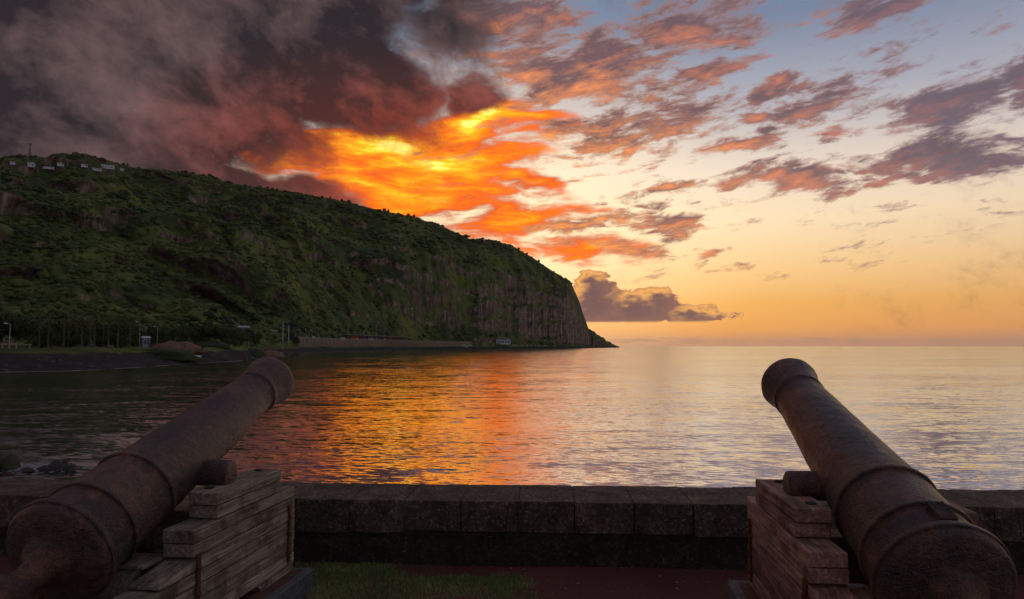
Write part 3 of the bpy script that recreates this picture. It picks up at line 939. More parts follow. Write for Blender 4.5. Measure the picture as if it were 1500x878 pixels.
# ------------------------------------------------------------------ small things along the far shore
WHITE = plain('white_render', (.24, .23, .215), .7, .12, .4)
ROOF_PALE = plain('pale_roof', (.45, .45, .44), .5, .15, .5)
ROOF_RED = plain('red_roof', (.42, .07, .04), .6, .2, .6)
ROOF_DARK = plain('dark_roof', (.07, .065, .06), .6, .3, .5)
GLASS = plain('window_glass', (.03, .035, .04), .15, .2, 1.0, .6)
STEEL = plain('grey_steel', (.30, .30, .30), .5, .2, 2.0)
MAST = plain('mast_steel', (.05, .045, .045), .6, .2, 2.0)
CONCRETE = plain('tan_concrete', (.25, .19, .125), .85, .35, .25)
RUBBLE = rough_stone('dark_boulder', (.022, .020, .019, 1), (.050, .045, .042, 1), (.11, .10, .09, 1))
ORANGE = plain('orange_paint', (.75, .14, .025), .5, .25, .8)
WHITE_PAINT = plain('white_paint', (.75, .75, .74), .35, .05, 1)
TYRE = plain('tyre_rubber', (.02, .02, .02), .8, .2, 2)
PALE_BLUE = plain('pale_blue_sheet', (.45, .58, .62), .6, .3, 1.2)
LAMP_GLASS = plain('lamp_head', (.85, .85, .82), .3, .05, 1)
BARK = plain('bark', (.10, .075, .05), .85, .4, 2.0)
SOIL = plain('brown_soil', (.17, .105, .065), .9, .5, .5, .2, .6)


def spot(u, d):
    x = east_at(u, d); return Vector((x, d, ground_z(x, d)))


def facing(p, extra=0.0):
    return -math.atan2(p.x, p.y) + extra


def leaf_mesh(name, seed, rx, ry, rz, zc, n, leaf, mat):
    """a crown of small leaf sprays spread through lobes"""
    r = np.random.default_rng(seed)
    lobes = [(r.uniform(-.55, .55) * rx, r.uniform(-.55, .55) * ry, zc + r.uniform(-.5, .55) * rz, r.uniform(.38, .62)) for _ in range(9)]
    V, T = [], []
    for i in range(n):
        lx, ly, lz, lr = lobes[r.integers(len(lobes))]
        d = r.normal(0, 1, 3); d /= np.linalg.norm(d); rad = r.uniform(.55, 1.0) ** .5
        c = np.array([lx, ly, lz]) + d * rad * lr * np.array([rx, ry, rz])
        a = r.normal(0, 1, 3); a /= np.linalg.norm(a); b = np.cross(a, d + r.normal(0, .4, 3)); b /= (np.linalg.norm(b) + 1e-6)
        s = leaf * r.uniform(.6, 1.3)
        k = len(V)
        V += [c - a * s, c + b * s * .55, c + a * s, c - b * s * .55]
        T += [(k, k + 1, k + 2, k + 3)]
    return mesh_np(name, np.array(V), np.array(T), mat)


def limb_mesh(name, paths, mat, seg=7):
    V, F = [], []
    for pts in paths:
        base = len(V)
        for i, (p, rad) in enumerate(pts):
            p = Vector(p); q = Vector(pts[min(i + 1, len(pts) - 1)][0]); o = Vector(pts[max(i - 1, 0)][0])
            d = (q - o).normalized(); sx = d.orthogonal().normalized(); sy = d.cross(sx)
            for k in range(seg):
                a = 2 * math.pi * k / seg; V.append(p + sx * math.cos(a) * rad + sy * math.sin(a) * rad)
        for i in range(len(pts) - 1):
            for k in range(seg):
                k2 = (k + 1) % seg; F.append((base + i * seg + k, base + i * seg + k2, base + (i + 1) * seg + k2, base + (i + 1) * seg + k))
        F.append(tuple(base + (len(pts) - 1) * seg + k for k in range(seg)))
    return mesh_from(name, V, F, mat, True)


def make_broadleaf(seed, h, rx):
    r = random.Random(seed)
    paths = [[((0, 0, -.4), h * .035), ((.1, 0, h * .18), h * .028), ((.2, .1, h * .42), h * .022)]]
    for k in range(5):
        a = k * 1.26 + r.random()
        paths.append([((.15, .05, h * .30), h * .016), ((math.cos(a) * rx * .35, math.sin(a) * rx * .35, h * .5), h * .010), ((math.cos(a) * rx * .65, math.sin(a) * rx * .65, h * .68), h * .004)])
    return limb_mesh('trunk', paths, BARK), leaf_mesh('crown', seed, rx, rx, h * .46, h * .56, 1700, .60, DARK_LEAF)


PALM_LEAF = foliage_material('palm_leaves', [(.33, (.035, .045, .014, 1)), (.5, (.080, .088, .026, 1)), (.70, (.17, .15, .05, 1))], 1.0)


def make_palm(seed, h):
    r = random.Random(seed)
    lean = r.uniform(-1.2, 1.2)
    tr = [((0, 0, -.4), .30), ((lean * .15, 0, h * .3), .20), ((lean * .5, .1, h * .65), .16), ((lean, .2, h * .93), .14)]
    top = Vector((lean, .2, h * .93))
    V, F = [], []
    for k in range(18):
        a = k * 2.4 + r.uniform(-.2, .2); up = r.uniform(-.25, 1.0); L = r.uniform(3.0, 4.2)
        pts = []
        for i in range(9):
            t = i / 8
            rr = L * t * (1 - .18 * t); zz = up * L * .55 * t - L * .62 * t * t
            pts.append(top + Vector((math.cos(a) * rr, math.sin(a) * rr, zz)))
        side = Vector((-math.sin(a), math.cos(a), 0))
        for i in range(1, 9):
            w = 1.1 * math.sin(math.pi * min(1, (i / 8) * .85 + .15)) + .08
            for sg in (-1, 1):
                b = len(V)
                tip = pts[i] + side * sg * w + (pts[min(8, i + 1)] - pts[i - 1]) * .25 + Vector((0, 0, -.30 * w))
                V += [pts[i - 1], pts[i - 1].lerp(pts[i], .62), tip]; F.append((b, b + 1, b + 2) if sg > 0 else (b + 2, b + 1, b))
            b = len(V); V += [pts[i - 1] - side * .04, pts[i - 1] + side * .04, pts[i] + side * .03, pts[i] - side * .03]; F.append((b, b + 1, b + 2, b + 3))
    return limb_mesh('trunk', [tr], BARK), mesh_from('crown', V, F, PALM_LEAF)


def plant_tree(name, kit, p, s, rz, label, group, cat='tree'):
    o = link(name, None, label=label, cat=cat, group=group, loc=p, rot=(0, 0, rz)); o.scale = (s, s, s)
    link('trunk', kit[0], o); link('crown', kit[1], o)
    return o


BROAD = [make_broadleaf(21 + k, 13.0, 5.4 + .5 * k) for k in range(4)]
for i, (u, d, s) in enumerate([(-70, 300, 1.4), (-30, 320, 1.3), (2, 345, 1.45), (22, 372, 1.25), (40, 330, 1.15), (58, 350, 1.2), (74, 290, .95), (88, 360, 1.15), (104, 330, 1.0), (120, 375, 1.15), (146, 360, 1.0),
                               (168, 330, .9), (186, 292, .85), (200, 335, .9), (222, 380, 1.0), (240, 395, 1.0), (252, 350, .8), (266, 420, 1.1), (290, 440, 1.15), (306, 460, 1.2), (322, 450, 1.2), (336, 440, 1.1),
                               (350, 425, .95), (362, 480, 1.0), (376, 560, .9), (352, 400, .7), (426, 760, .9), (433, 705, .8)]):
    plant_tree('broadleaf_tree', BROAD[i % 4], spot(u, d), s * rng.uniform(.92, 1.05), rng.uniform(0, 6.28), 'dark broadleaf tree in the belt of trees behind the pebble beach', 'broadleaf trees behind the beach')
ORD = ['leftmost '] + [w + ' ' for w in 'second third fourth fifth sixth seventh eighth ninth tenth eleventh twelfth thirteenth fourteenth fifteenth sixteenth seventeenth eighteenth nineteenth twentieth twenty-first twenty-second twenty-third twenty-fourth twenty-fifth twenty-sixth twenty-seventh twenty-eighth twenty-ninth thirtieth'.split()]
PALM_U = [57, 70, 93, 100, 112, 132, 138, 151, 158, 172, 178, 190, 63, 120]
PALMS = [make_palm(40 + k, 11 + k * .9) for k in range(3)]
for i, (u, d, s) in enumerate([(57, 268, .95), (70, 262, .9), (93, 266, 1.0), (100, 285, 1.05), (112, 300, 1.0), (132, 272, 1.05), (138, 262, .95), (151, 290, 1.0), (158, 268, .95), (172, 266, .98), (178, 300, 1.1), (190, 285, .9), (63, 300, 1.0), (120, 262, .85)]):
    plant_tree('palm_tree', PALMS[i % 3], spot(u, d), s * 1.12, rng.uniform(0, 6.28), ORD[sorted(PALM_U).index(u)] + 'coconut palm from the left in the row along the far beach', 'palms along the far beach', 'palm')
for i, u in enumerate((48, 60, 66, 78, 86, 96, 106, 116, 126, 142, 150, 162, 170, 182, 194, 206, 220, 232, 246, 262, 300, 318, 334, 346)):
    plant_tree('bush', BROAD[i % 4], spot(u, (285 if u < 200 else 330 if u < 280 else 400) + rng.uniform(-8, 20)) - Vector((0, 0, .6)), rng.uniform(.34, .5), rng.uniform(0, 6.28), 'low dark bush under the palms and trees behind the beach', 'bushes behind the beach', 'bush')
RIDGE = [make_broadleaf(61 + k, 9.0, 3.6 + k) for k in range(2)]
for i, (u, s) in enumerate([(101, .7), (170, .8), (176, .75), (258, .9), (264, 1.1), (274, .9), (300, 1.1), (305, .9), (328, .7), (352, .9), (360, .7), (375, .9), (386, 1.0), (400, .8), (412, .9), (468, .9), (480, .8), (497, .9), (510, .7), (560, 1.0), (566, .8), (596, .9), (604, 1.0), (612, .8), (640, .7), (760, .9), (772, .8), (790, .9), (838, .8)]):
    d = float(np.interp(u, R_U, R_D)) - 6
    plant_tree('ridge_tree', RIDGE[i % 2], spot(u, d) - Vector((0, 0, 1.6)), s * .82 * (1 + .35 * (u > 550)), rng.uniform(0, 6.28), ORD[i] + 'small dark tree from the left standing out on the mountain skyline', 'trees on the skyline')

# --- houses on the ridge and down by the beach
def small_house(name, p, w, dpt, h, roof_h, rz, label, wall=WHITE, roof=ROOF_PALE, group=None, cat='house', nwin=2):
    o = link(name, None, label=label, cat=cat, group=group, loc=p, rot=(0, 0, rz))
    link('wall', bm_mesh('wall', box_bm(-w / 2, w / 2, -dpt / 2, dpt / 2, -1.5, h), wall), o)
    e = .35
    V = [(-w / 2 - e, -dpt / 2 - e, h), (w / 2 + e, -dpt / 2 - e, h), (w / 2 + e, dpt / 2 + e, h), (-w / 2 - e, dpt / 2 + e, h), (-w / 2 - e, 0, h + roof_h), (w / 2 + e, 0, h + roof_h)]
    V2 = [(x, y, z + .18) for x, y, z in V]
    F = [(0, 1, 5, 4), (3, 4, 5, 2), (0, 4, 3), (1, 2, 5), (0, 3, 2, 1)]
    link('roof', mesh_from('roof', V2, F, roof), o)
    for k in range(nwin):
        x = -w / 2 + w * (k + .7) / (nwin + .4)
        wn = link('window', bm_mesh('window', box_bm(x - .55, x + .55, -dpt / 2 - .06, -dpt / 2 + .02, h * .38, h * .80), GLASS), o)
    link('door', bm_mesh('door', box_bm(w / 2 - w * .22, w / 2 - w * .22 + .95, -dpt / 2 - .05, -dpt / 2 + .02, 0, min(2.1, h * .8)), ROOF_DARK), o)
    return o


RIDGE_WHITE = plain('whitewash', (.55, .54, .52), .6, .1, .3)
RH = [('tiny pale hut at the far left of the ridge, left of the mast', 3.0, 1.4), ('small white house on the ridge just below the lattice mast', 4.2, 2.2), ('long low white roofed house on the ridge right of the mast', 2.6, .9),
      ('square grey-white house on the ridge above the long low roof', 3.8, 1.2), ('small white house on the ridge just under the thin aerial', 3.2, 1.4), ('long white roof on the ridge below the thin aerial', 3.2, 1.4),
      ('wide white house with a broad gable on the ridge', 3.6, 2.8), ('small white hut at the right end of the ridge houses', 3.0, 1.6)]
for (u, v, w), p, (lab, h, rh) in zip(HOUSE_SPOTS, HOUSE_AT, RH):
    small_house('ridge_house', p + Vector((0, 0, .6)), w * .85, 7, h * .72, rh * .8, facing(p, rng.uniform(-.25, .25)), lab, wall=RIDGE_WHITE, roof=RIDGE_WHITE, group='houses on the ridge', nwin=2 if w < 12 else 4)


def lattice_mast(p, h, w0, w1, label, nseg, arms):
    o = link('radio_mast', None, label=label, cat='mast', loc=p)
    P4 = lambda t: [Vector((sx * (w0 + (w1 - w0) * t), sy * (w0 + (w1 - w0) * t), h * t)) for sx, sy in ((-1, -1), (1, -1), (1, 1), (-1, 1))]
    for k in range(4):
        link('leg', limb_mesh('leg', [[(P4(0)[k] - Vector((0, 0, 2)), .16), (P4(1)[k], .12)]], MAST, 5), o)
    br = []
    for i in range(nseg):
        a, b = P4(i / nseg), P4((i + 1) / nseg)
        for k in range(4): br += [[(a[k], .08), (b[(k + 1) % 4], .08)], [(b[k], .08), (b[(k + 1) % 4], .08)]]
    link('bracing', limb_mesh('bracing', br, MAST, 4), o)
    for z, L in arms:
        link('antenna_arm', limb_mesh('antenna_arm', [[((-L, 0, z), .22), ((L, 0, z), .22)], [((-L, 0, z - 1), .2), ((-L, 0, z + 2.2), .2)], [((L, 0, z - 1), .2), ((L, 0, z + 1.6), .2)]], MAST, 5), o)
    return o


p, _ = look(45.5, 241); lattice_mast(Vector((east_at(45.5, p.y + 18, 300), p.y + 18, p.z + .0)), 34, 1.5, .55, 'dark lattice radio mast with side aerials on the left of the ridge', 9, [(32, 2.0), (20.5, 1.8), (26, 1.2)])
d_ = float(np.interp(124.5, R_U, R_D)); p = Vector((east_at(124.5, d_, 310), d_, 0)); p.z = ground_z(p.x, p.y)
o = link('aerial', None, label='thin single aerial on the rounded hilltop', cat='mast', loc=p)
link('pole', limb_mesh('pole', [[((0, 0, -2), .25), ((0, 0, 18), .16)]], MAST, 6), o)
link('cross_arm', limb_mesh('cross_arm', [[((-.8, 0, 12), .12), ((.8, 0, 12), .12)]], MAST, 6), o)

# --- village at the left behind the beach
def at_village(u, d, *a, **k):
    q = spot(u, d); return small_house('beach_building', q, *a[:4], facing(q, a[4]), a[5], group='buildings behind the beach', cat='building', **k)


def at_look(u, v, *a, **k):
    q, _ = look(u, v); return small_house('beach_building', q, *a[:4], facing(q, a[4]), a[5], group='buildings behind the beach', cat='building', **k)


at_village(82, 372, 5.5, 5, 3.6, 1.0, .2, 'small white building showing between the palm trunks at the left')
at_village(136, 385, 10, 6, 3.2, 1.3, -.1, 'white building behind the middle palms', nwin=4)
at_village(151.5, 378, 4.6, 5, 4.0, 1.8, .1, 'red roofed building among the palms', wall=plain('red_wall', (.20, .04, .03), .7, .2, .6), roof=ROOF_RED)
at_village(165, 380, 4.5, 5, 3.6, 1.4, .1, 'white gabled building right of the red roof')
at_village(213, 330, 3.2, 3, 4.4, .9, .3, 'small bluish grey hut right of the palms', wall=plain('blue_grey_wall', (.22, .25, .29), .7, .2, .6))
at_look(258, 493.5, 5, 4, 2.6, .8, .1, 'low pale shed left of the orange heap')
at_look(290, 494, 5, 4, 2.6, .9, .1, 'low pale shed just right of the orange heap')
at_look(311, 495, 3.4, 3, 2.4, .8, .1, 'small white shed under the dark trees')
at_look(357, 485, 10, 5, 3.4, 1.4, -.2, 'white roofed building above the brown earth bank')
at_look(371, 492, 5, 3, 3.0, .8, 0, 'small white shed on the brown earth bank')
at_look(402, 489, 7, 4, 3.0, .6, 0, 'flat pale roofed shelter near the tall posts')


def lamp(p, h, label, group=None, name='street_lamp', arm=1.2, k=1.0):
    o = link(name, None, label=label, cat='lamp', group=group, loc=p, rot=(0, 0, facing(p)))
    link('post', limb_mesh('post', [[((0, 0, -.5), .12 * k), ((0, 0, h), .08 * k)]], STEEL, 6), o)
    link('bracket', limb_mesh('bracket', [[((0, 0, h), .06 * k), ((-arm * .5, 0, h + .25), .05 * k), ((-arm, 0, h + .3), .05 * k)]], STEEL, 5), o)
    link('lamp_head', bm_mesh('lamp_head', box_bm(-arm - .5 * k, -arm + .2 * k, -.25 * k, .25 * k, h + .15, h + .15 + .28 * k, .05), LAMP_GLASS), o)
    return o


lamp(spot(13.5, 262), 9.2, 'pale street lamp by the deck at the far left', k=1.5)
lamp(spot(204, 310), 11.5, 'tall street lamp left of the bluish grey hut')
lamp(spot(230, 330), 10.0, 'street lamp right of the bluish grey hut')
for u, d, h, lab in ((414, 640, 19, 'tall grey post beside the flat roofed shelter'), (422.5, 670, 16.5, 'shorter grey post right of the tall one')):
    q = spot(u, d); o = link('post', None, label=lab, cat='post', loc=q)
    link('shaft', limb_mesh('shaft', [[((0, 0, -.5), .55), ((0, 0, h), .42)]], STEEL, 8), o); link('cap', bm_mesh('cap', box_bm(-.6, .6, -.6, .6, h, h + .35, .05), STEEL), o)
# deck on posts at the far left
q = spot(8, 235); o = link('wooden_deck', None, label='pale raised deck at the far left edge of the beach', cat='deck', loc=(q.x, q.y, SEA + 7.3), rot=(0, 0, facing(q)))
for k in range(6): link('board', bm_mesh('board', box_bm(-9, 7.4, -2 + k * .66, -2 + k * .66 + .6, 0, .28, .03), plain('deck_board', (.40, .30, .22), .8, .3, 1.0) if k == 0 else bpy.data.materials['deck_board']), o)
link('rail', bm_mesh('rail', box_bm(-9, 5.2, -2.3, -2.1, .5, .72), bpy.data.materials['deck_board']), o)
for k in range(5): link('post', bm_mesh('post', box_bm(-8.6 + k * 3.8, -8.3 + k * 3.8, -2.3, -2.1, -3.4, .5), bpy.data.materials['deck_board']), o)


def heap(name, p, rx, ry, h, mat, label, cat, seed, kind=None, grp=None, lump=.35):
    V0, F0 = ico(3)
    V = []
    for v in V0:
        n = 1 + lump * mnoise.noise(Vector(v) * 2.2 + Vector((seed, 0, 0))) + lump * .5 * mnoise.noise(Vector(v) * 6 + Vector((0, seed, 0)))
        V.append((v[0] * rx * n, v[1] * ry * n, v[2] * h * n))
    return link(name, mesh_np(name, np.array(V), F0, mat, False), label=label, cat=cat, kind=kind, group=grp, loc=p, rot=(0, 0, facing(p)))


GRASSY = foliage_material('bank_grass', [(.33, (.014, .024, .007, 1)), (.5, (.032, .048, .012, 1)), (.70, (.07, .085, .024, 1))], .5)
heap('earth_bank', spot(394, 440) - Vector((0, 0, 1.5)), 11.5, 9, 7.5, SOIL, None, None, 3, 'structure')
heap('earth_bank', spot(258, 300) - Vector((0, 0, 1.2)), 11, 8, 3.6, SOIL, None, None, 9, 'structure')
heap('grass_mound', spot(312, 345) - Vector((0, 0, 1.5)), 9.5, 7, 4.2, GRASSY, None, None, 5, 'structure')
heap('grass_mound', spot(238, 268) - Vector((0, 0, 1.2)), 13, 8, 3.4, GRASSY, None, None, 6, 'structure')
heap('grass_mound', spot(372, 400) - Vector((0, 0, 1.5)), 6, 6, 6.0, GRASSY, None, None, 7, 'structure')
heap('tarpaulin', spot(276, 300) + Vector((0, 0, 1.6)), 2.3, 1.6, 1.3, ORANGE, 'crumpled orange tarpaulin heap on the brown earth behind the beach', 'tarpaulin', 13, lump=.8)
heap('rubble_pile', spot(283, 290) + Vector((0, 0, -.6)), 2.6, 1.2, .9, PALE_BLUE, 'pale bluish rubble pile on the beach below the orange heap', 'rubble', 17, lump=.9)

# --- coast road: ribbed retaining wall, lamps, long shelter, traffic
def build_retaining():
    us = np.arange(437, 692, 1.0)
    line = []
    for u in us:
        d = float(np.interp(u, T_U, T_W)) + 35.5; line.append(Vector((east_at(u, d), d, 0)))
    zb, zt = EYE - 3.0, EYE + 8.9
    root = link('retaining_wall', None, label='long tan ribbed concrete retaining wall below the coast road', cat='wall', loc=(0, 0, 0))
    V, F = [], []
    for p in line:
        n = p.normalized(); V += [p + Vector((0, 0, zb)), p + Vector((0, 0, zt)), p + n * 1.5 + Vector((0, 0, zt)), p + n * 1.5 + Vector((0, 0, zb))]
    for i in range(len(line) - 1):
        for k in range(4):
            k2 = (k + 1) % 4; F.append((i * 4 + k, i * 4 + k2, i * 4 + 4 + k2, i * 4 + 4 + k))
    F += [(0, 1, 2, 3), tuple(len(V) - 4 + k for k in (3, 2, 1, 0))]
    link('wall_face', mesh_from('wall_face', V, F, CONCRETE), root)
    bm_v, bm_f = [], []
    acc = 0.0
    for a, b in zip(line, line[1:]):
        acc += (b - a).length
        if acc < 3.2: continue
        acc = 0
        t = (b - a).normalized(); n = Vector((t.y, -t.x, 0))
        if n.dot(a) > 0: n = -n
        k = len(bm_v)
        for z in (zb, zt + .15):
            bm_v += [a + Vector((0, 0, z)) + n * -.2, a + Vector((0, 0, z)) + n * .75, a + t * .9 + Vector((0, 0, z)) + n * .75, a + t * .9 + Vector((0, 0, z)) - n * .2]
        bm_f += [(k, k + 1, k + 5, k + 4), (k + 1, k + 2, k + 6, k + 5), (k + 2, k + 3, k + 7, k + 6), (k + 4, k + 5, k + 6, k + 7)]
    link('rib', mesh_from('rib', bm_v, bm_f, CONCRETE), root, kind='stuff')
    cv, cf = [], []
    for p in line:
        n = p.normalized(); cv += [p - n * .5 + Vector((0, 0, zt + .2)), p - n * .5 + Vector((0, 0, zt + .75)), p + n * 1.7 + Vector((0, 0, zt + .75)), p + n * 1.7 + Vector((0, 0, zt + .2))]
    for i in range(len(line) - 1):
        for k in range(4):
            k2 = (k + 1) % 4; cf.append((i * 4 + k, i * 4 + k2, i * 4 + 4 + k2, i * 4 + 4 + k))
    link('coping', mesh_from('coping', cv, cf, plain('coping_concrete', (.30, .24, .18), .8, .2, .3)), root)


build_retaining()


def road_spot(u, back=14.0):
    d = float(np.interp(u, T_U, T_W)) + 44 + back; x = east_at(u, d); return Vector((x, d, ground_z(x, d)))


for u in (432, 440, 449, 457, 466, 474, 483, 492, 520, 534, 572, 610, 640):
    lamp(road_spot(u, 8), 9.5 if u < 500 else 11, 'grey street lamp in the row along the coast road above the ribbed wall', 'lamps along the coast road', k=1.7)
for u, h in ((510.5, 22), (551, 23), (563.5, 21)):
    q = road_spot(u, 16); o = link('tall_mast', None, label={510.5: 'tall thin mast at the left end of the long shelter', 551: 'tall thin mast over the middle of the long shelter', 563.5: 'tall thin mast nearer the right end of the long shelter'}[u], cat='mast', loc=q)
    link('pole', limb_mesh('pole', [[((0, 0, -.5), .32), ((0, 0, h), .2)]], STEEL, 6), o); link('lamp_head', bm_mesh('lamp_head', box_bm(-.9, .9, -.3, .3, h, h + .4, .05), STEEL), o)


def build_shelter():
    a, b = road_spot(506, 18), road_spot(600, 18)
    z = max(a.z, b.z) + .2
    o = link('road_shelter', None, label='long dark roofed shelter on the coast road above the ribbed wall', cat='shelter', loc=(a.x, a.y, z), rot=(0, 0, math.atan2(b.y - a.y, b.x - a.x)))
    L = (b - a).xy.length
    link('roof', bm_mesh('roof', box_bm(0, L, -5, 6, 7.0, 7.8, .08), plain('shelter_roof', (.26, .20, .16), .7, .2, .1)), o)
    link('back_wall', bm_mesh('back_wall', box_bm(0, L, 5.2, 5.7, -1, 7.0), ROOF_DARK), o)
    for k in range(15): link('column', bm_mesh('column', box_bm(L * k / 14.2 + .2, L * k / 14.2 + .9, -4.6, -3.9, -1, 7.0), ROOF_DARK), o)


build_shelter()


def vehicle(name, p, rz, L, W, H, paint, label, van=False, group=None, cat='car'):
    o = link(name, None, label=label, cat=cat, group=group, loc=p, rot=(0, 0, rz))
    if van: pr = [(0, .35), (L, .35), (L, H * .55), (L * .93, H * .62), (L * .82, H), (.03 * L, H), (0, H * .9)]
    else: pr = [(0, .35), (L, .35), (L, H * .55), (L * .74, H * .62), (L * .60, H), (L * .22, H), (L * .06, H * .64), (0, H * .58)]
    V = [(x - L / 2, -W / 2, z) for x, z in pr] + [(x - L / 2, W / 2, z) for x, z in pr]; n = len(pr)
    F = [tuple(range(n)), tuple(range(2 * n - 1, n - 1, -1))] + [(k + n, (k + 1) % n + n, (k + 1) % n, k) for k in range(n)]
    link('body', mesh_from('body', V, F, paint), o)
    a, b = (.10, .78) if van else (.26, .62)
    for sg in (-1, 1): link('window', bm_mesh('window', box_bm((a - .5) * L, (b - .5) * L, sg * W / 2 - .02, sg * W / 2 + .02, H * .64, H * .90), GLASS), o)
    for x in (-.30, .30):
        for sg in (-1, 1):
            va, fa = lathe([(-.11, 0), (-.11, .33), (.11, .33), (.11, 0)], 14)
            link('wheel', mesh_from('wheel', [(x * L + v[0], sg * W * .46 + v[1], .33 + v[2]) for v in va], fa, TYRE, False), o)
    return o


for u, L, H, m_, lab, van in ((519, 13, 4.6, ORANGE, 'orange lorry under the long road shelter', True), (502, 6, 2.6, WHITE_PAINT, 'white van at the left end of the road shelter', True),
                              (543, 7, 3.2, WHITE_PAINT, 'white van under the middle of the road shelter', True), (564, 5, 2.2, WHITE_PAINT, 'white car right of the vans under the road shelter', False), (460, 5, 2.2, WHITE_PAINT, 'white car on the coast road left of the shelter', False)):
    q = road_spot(u, 9); q.z = max(q.z, EYE + 7.2); vehicle('parked_lorry' if L > 10 else 'parked_van' if van else 'parked_car', q, facing(q, .5), L, 2.3, H + (.8 if L < 10 else 0), m_, lab, van, 'vehicles on the coast road', 'lorry' if L > 10 else 'van' if van else 'car')
for u in (752, 757, 765, 772, 778, 784, 789, 798, 812, 834, 838, 845, 852, 868):
    q = road_spot(u, -6 if u < 860 else -20)
    vehicle('road_car', q + Vector((0, 0, .15)), facing(q, .35), 5.2, 2.2, 2.1, WHITE_PAINT, 'tiny pale car on the coast road at the foot of the cliff', False, 'cars at the foot of the cliff')

# pale building at the foot of the cliff
q = road_spot(732, 2); o = link('cliff_foot_building', None, label='long pale blue-white building with a row of openings at the foot of the cliff', cat='building', loc=q + Vector((0, 0, .6)), rot=(0, 0, facing(q)))
link('wall', bm_mesh('wall', box_bm(-26, 26, 0, 9, -3, 7.4), plain('pale_wall', (.48, .55, .55), .7, .15, .2)), o)
link('roof', bm_mesh('roof', box_bm(-27, 27, -.8, 10, 7.4, 8.2), plain('pale_blue_roof', (.52, .62, .64), .6, .1, .2)), o)
for k in range(8): link('window', bm_mesh('window', box_bm(-24 + k * 6.2, -24 + k * 6.2 + 3.6, -.15, .1, 1.2, 5.4), GLASS), o)
heap('rubble_pile', road_spot(678, -12), 16, 5, 3.4, plain('pale_rubble', (.42, .36, .27), .9, .5, .3), 'pale rubble pile at the end of the ribbed wall', 'rubble', 23, lump=.9)

# white plates of the rockfall nets
for u, v in ((553, 409), (538, 412), (593, 379), (631, 398), (604, 385), (623, 361), (670, 401), (684, 384), (705, 384), (691, 400), (603, 453), (627, 438), (625, 473), (604, 452), (625, 467), (586, 346), (637, 363), (692, 417), (471, 431), (487, 433)):
    p, n = look(u, v)
    if p is None: continue
    q = p - p.normalized() * 1.5
    va, fa = lathe([(-.25, 0), (-.25, .95), (.05, 1.0), (.25, .5), (.25, 0)], 10)
    link('net_anchor', mesh_from('net_anchor', [(a, -b, c) for a, b, c in va], fa, LAMP_GLASS), label='small white anchor plate dotted on the rocky cliff', cat='anchor plate', group='white plates on the cliff', loc=q, rot=(0, 0, facing(p)))


# --- rocks and foam
def boulder(p, r, seed, label, group, mat=RUBBLE, sub=3):
    V0, F0 = ico(sub)
    V = []
    for v in V0:
        w = Vector(v); n = 1 + .30 * mnoise.noise(w * 1.1 + Vector((seed, 0, 0))) + .14 * mnoise.noise(w * 3 + Vector((0, seed, 0)))
        c = mnoise.cell_vector(w * 1.4 + Vector((seed, seed, 0))) if False else Vector((0, 0, 0))
        w = w * n
        # split faces
        for a in range(5):
            g = Vector((math.sin(seed * 3 + a * 2.1), math.cos(seed * 1.7 + a * 1.3), math.sin(a * 1.9 + seed) * .8)).normalized(); s_ = w.dot(g) - .62
            if s_ > 0: w -= g * s_ * .88
        V.append((w.x * r[0], w.y * r[1], w.z * r[2]))
    return link('boulder', mesh_np('boulder', np.array(V), F0, mat, False), label=label, cat='rock', group=group, loc=p, rot=(0, 0, seed))


def sea_spot(u, v, dz=0.0):
    d = (EYE - SEA) / -math.tan(PITCH + math.atan((H_PX / 2 - v) / F_PX)); return Vector((east_at(u, d, SEA - EYE), d, SEA + dz))


MOSSY = rough_stone('mossy_boulder', (.016, .018, .010, 1), (.038, .040, .022, 1), (.085, .085, .05, 1), (.03, .04, .012, 1))
for i, (u, v, rx, rz, lab) in enumerate(((12, 687, .85, .85, 'big mossy boulder rising from the water at the far left'), (-14, 690, .8, .7, 'boulder cut off by the left edge of the view'), (80, 689, .62, .42, 'slanted reddish boulder in the foam left of the cannon'),
                                        (92, 687, .42, .34, 'small boulder behind the slanted reddish one'), (101, 690, .46, .30, 'low boulder nearest to the cannon barrel'), (66, 691, .40, .26, 'low wet boulder left of the slanted one'), (40, 692, .42, .16, 'flat wet rock awash in the foam'))):
    boulder(sea_spot(u, v, .10), (rx, rx * .8, rz), i * 1.7 + 2, lab, 'boulders at the foot of the sea wall', MOSSY if i < 2 else RUBBLE)
for i in range(46):
    u = rng.uniform(640, 896); d = float(np.interp(u, T_U, T_W)) + rng.uniform(-3, 20); x = east_at(u, d)
    s = rng.uniform(1.2, 3.4); boulder(Vector((x, d, max(SEA, ground_z(x, d)) + s * .1)), (s * 1.3, s, s * .8), i * .9, 'dark boulder in the rough rock edge along the headland', 'boulders along the headland', sub=2)
for i in range(40):
    u = rng.uniform(5, 380); d = float(np.interp(u, T_U, T_W)) + rng.uniform(1, 24); x = east_at(u, d)
    s = rng.uniform(.3, .75); boulder(Vector((x, d, ground_z(x, d) + s * .1)), (s * 1.3, s, s * .7), i * 1.1 + 5, 'grey rock lying on the pebble beach', 'rocks on the pebble beach', plain('pale_rock', (.085, .08, .075), .9, .5, 2) if i == 0 else bpy.data.materials['pale_rock'], sub=2)


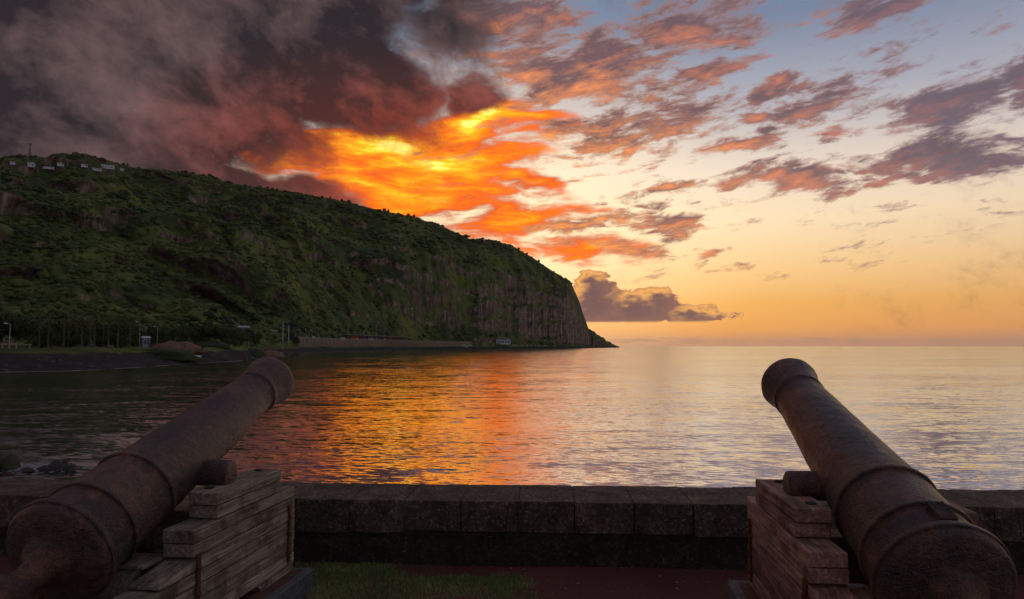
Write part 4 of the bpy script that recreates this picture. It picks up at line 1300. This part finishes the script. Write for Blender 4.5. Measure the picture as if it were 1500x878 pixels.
def build_foam():
    r = np.random.default_rng(8)
    V, F = [], []
    def blob(cx, cy, a, b, th, z=.05):
        k = len(V); n = 9
        for i in range(n):
            t = 2 * math.pi * i / n; q = r.uniform(.6, 1.25)
            x, y = math.cos(t) * a * q, math.sin(t) * b * q
            V.append((cx + x * math.cos(th) - y * math.sin(th), cy + x * math.sin(th) + y * math.cos(th), SEA + z + .02 * r.random()))
        F.append(tuple(range(k, k + n)))
    for u0, u1, n, off in ((-20, 392, 520, -1.5), (425, 575, 420, -3.0), (575, 700, 90, -3.0), (330, 392, 120, -9.0)):
        for u in r.uniform(u0, u1, n):
            if mnoise.noise(Vector((u * .045, off, 0))) + r.normal(0, .18) < -.18: continue
            d = float(np.interp(u, T_U, T_W)); d2 = float(np.interp(u + 1, T_U, T_W))
            th = math.atan2(d2 - d, east_at(u + 1, d2) - east_at(u, d))
            dd = d + off + r.normal(0, .8 + d * .0012); sc = .5 + d * .0022
            blob(east_at(u, dd, -7), dd, r.uniform(.8, 2.6) * sc, r.uniform(.15, .5) * sc, th)
    for _ in range(330):
        u, v = r.normal(48, 34), 688 + r.normal(0, 3.2) - abs(r.normal(0, 2.5)); p = sea_spot(u, v)
        if p.y < 33: continue
        blob(p.x, p.y, r.uniform(.04, .22), r.uniform(.03, .12), r.uniform(0, 3), .03)
    m = plain('foam', (.30, .30, .32), .6, .12, 2.0)
    link('foam', mesh_from('foam', V, F, m), kind='stuff', label='white foam where the water meets the shore', cat='foam')


build_foam()

# --- two small red fallen fruits on the wall top at the left
for u, v, lab in ((12, 693, 'small red flower head on the wall top at the far left'), (103, 697, 'small red flower head on the wall top beside the left cannon')):
    k = (u - W_PX / 2) / F_PX; dd = (EYE - WALL_TOP - .02) / -math.tan(PITCH + math.atan((H_PX / 2 - v) / F_PX)); p = Vector((east_at(u, dd, WALL_TOP - EYE), dd, WALL_TOP + .010))
    o = link('red_flower', None, label=lab, cat='flower', group='red flowers on the wall', loc=p, rot=(.3, 0, u))
    RED = bpy.data.materials.get('red_petal') or plain('red_petal', (.20, .018, .018), .6, .3, 60)
    for q in range(6):
        a = q * math.pi / 3
        c, s = math.cos(a), math.sin(a)
        V = [(0, 0, 0), (c * .014 - s * .009, s * .014 + c * .009, .010), (c * .028, s * .028, .016 + .004 * (q % 2)), (c * .014 + s * .009, s * .014 - c * .009, .010)]
        link('petal', mesh_from('petal', V + [(x, y, z + .004) for x, y, z in V], [(0, 1, 2, 3), (7, 6, 5, 4), (0, 4, 5, 1), (1, 5, 6, 2), (2, 6, 7, 3), (3, 7, 4, 0)], RED), o)


# ------------------------------------------------------------------ evening haze over the bay
def build_haze():
    m = bpy.data.materials.new('evening_haze'); m.use_nodes = True
    nt = m.node_tree; nt.nodes.clear()
    v = node(nt, 'ShaderNodeVolumePrincipled')
    v.inputs['Color'].default_value = (.95, .88, .80, 1)
    v.inputs['Density'].default_value = 1.2e-5
    v.inputs['Anisotropy'].default_value = .35
    o = node(nt, 'ShaderNodeOutputMaterial'); nt.links.new(v.outputs[0], o.inputs['Volume'])
    link('haze', bm_mesh('haze', box_bm(-23000, 23000, -40, 25000, SEA - 12, 430), m), kind='stuff', label='thin evening haze over the bay', cat='haze')


build_haze()
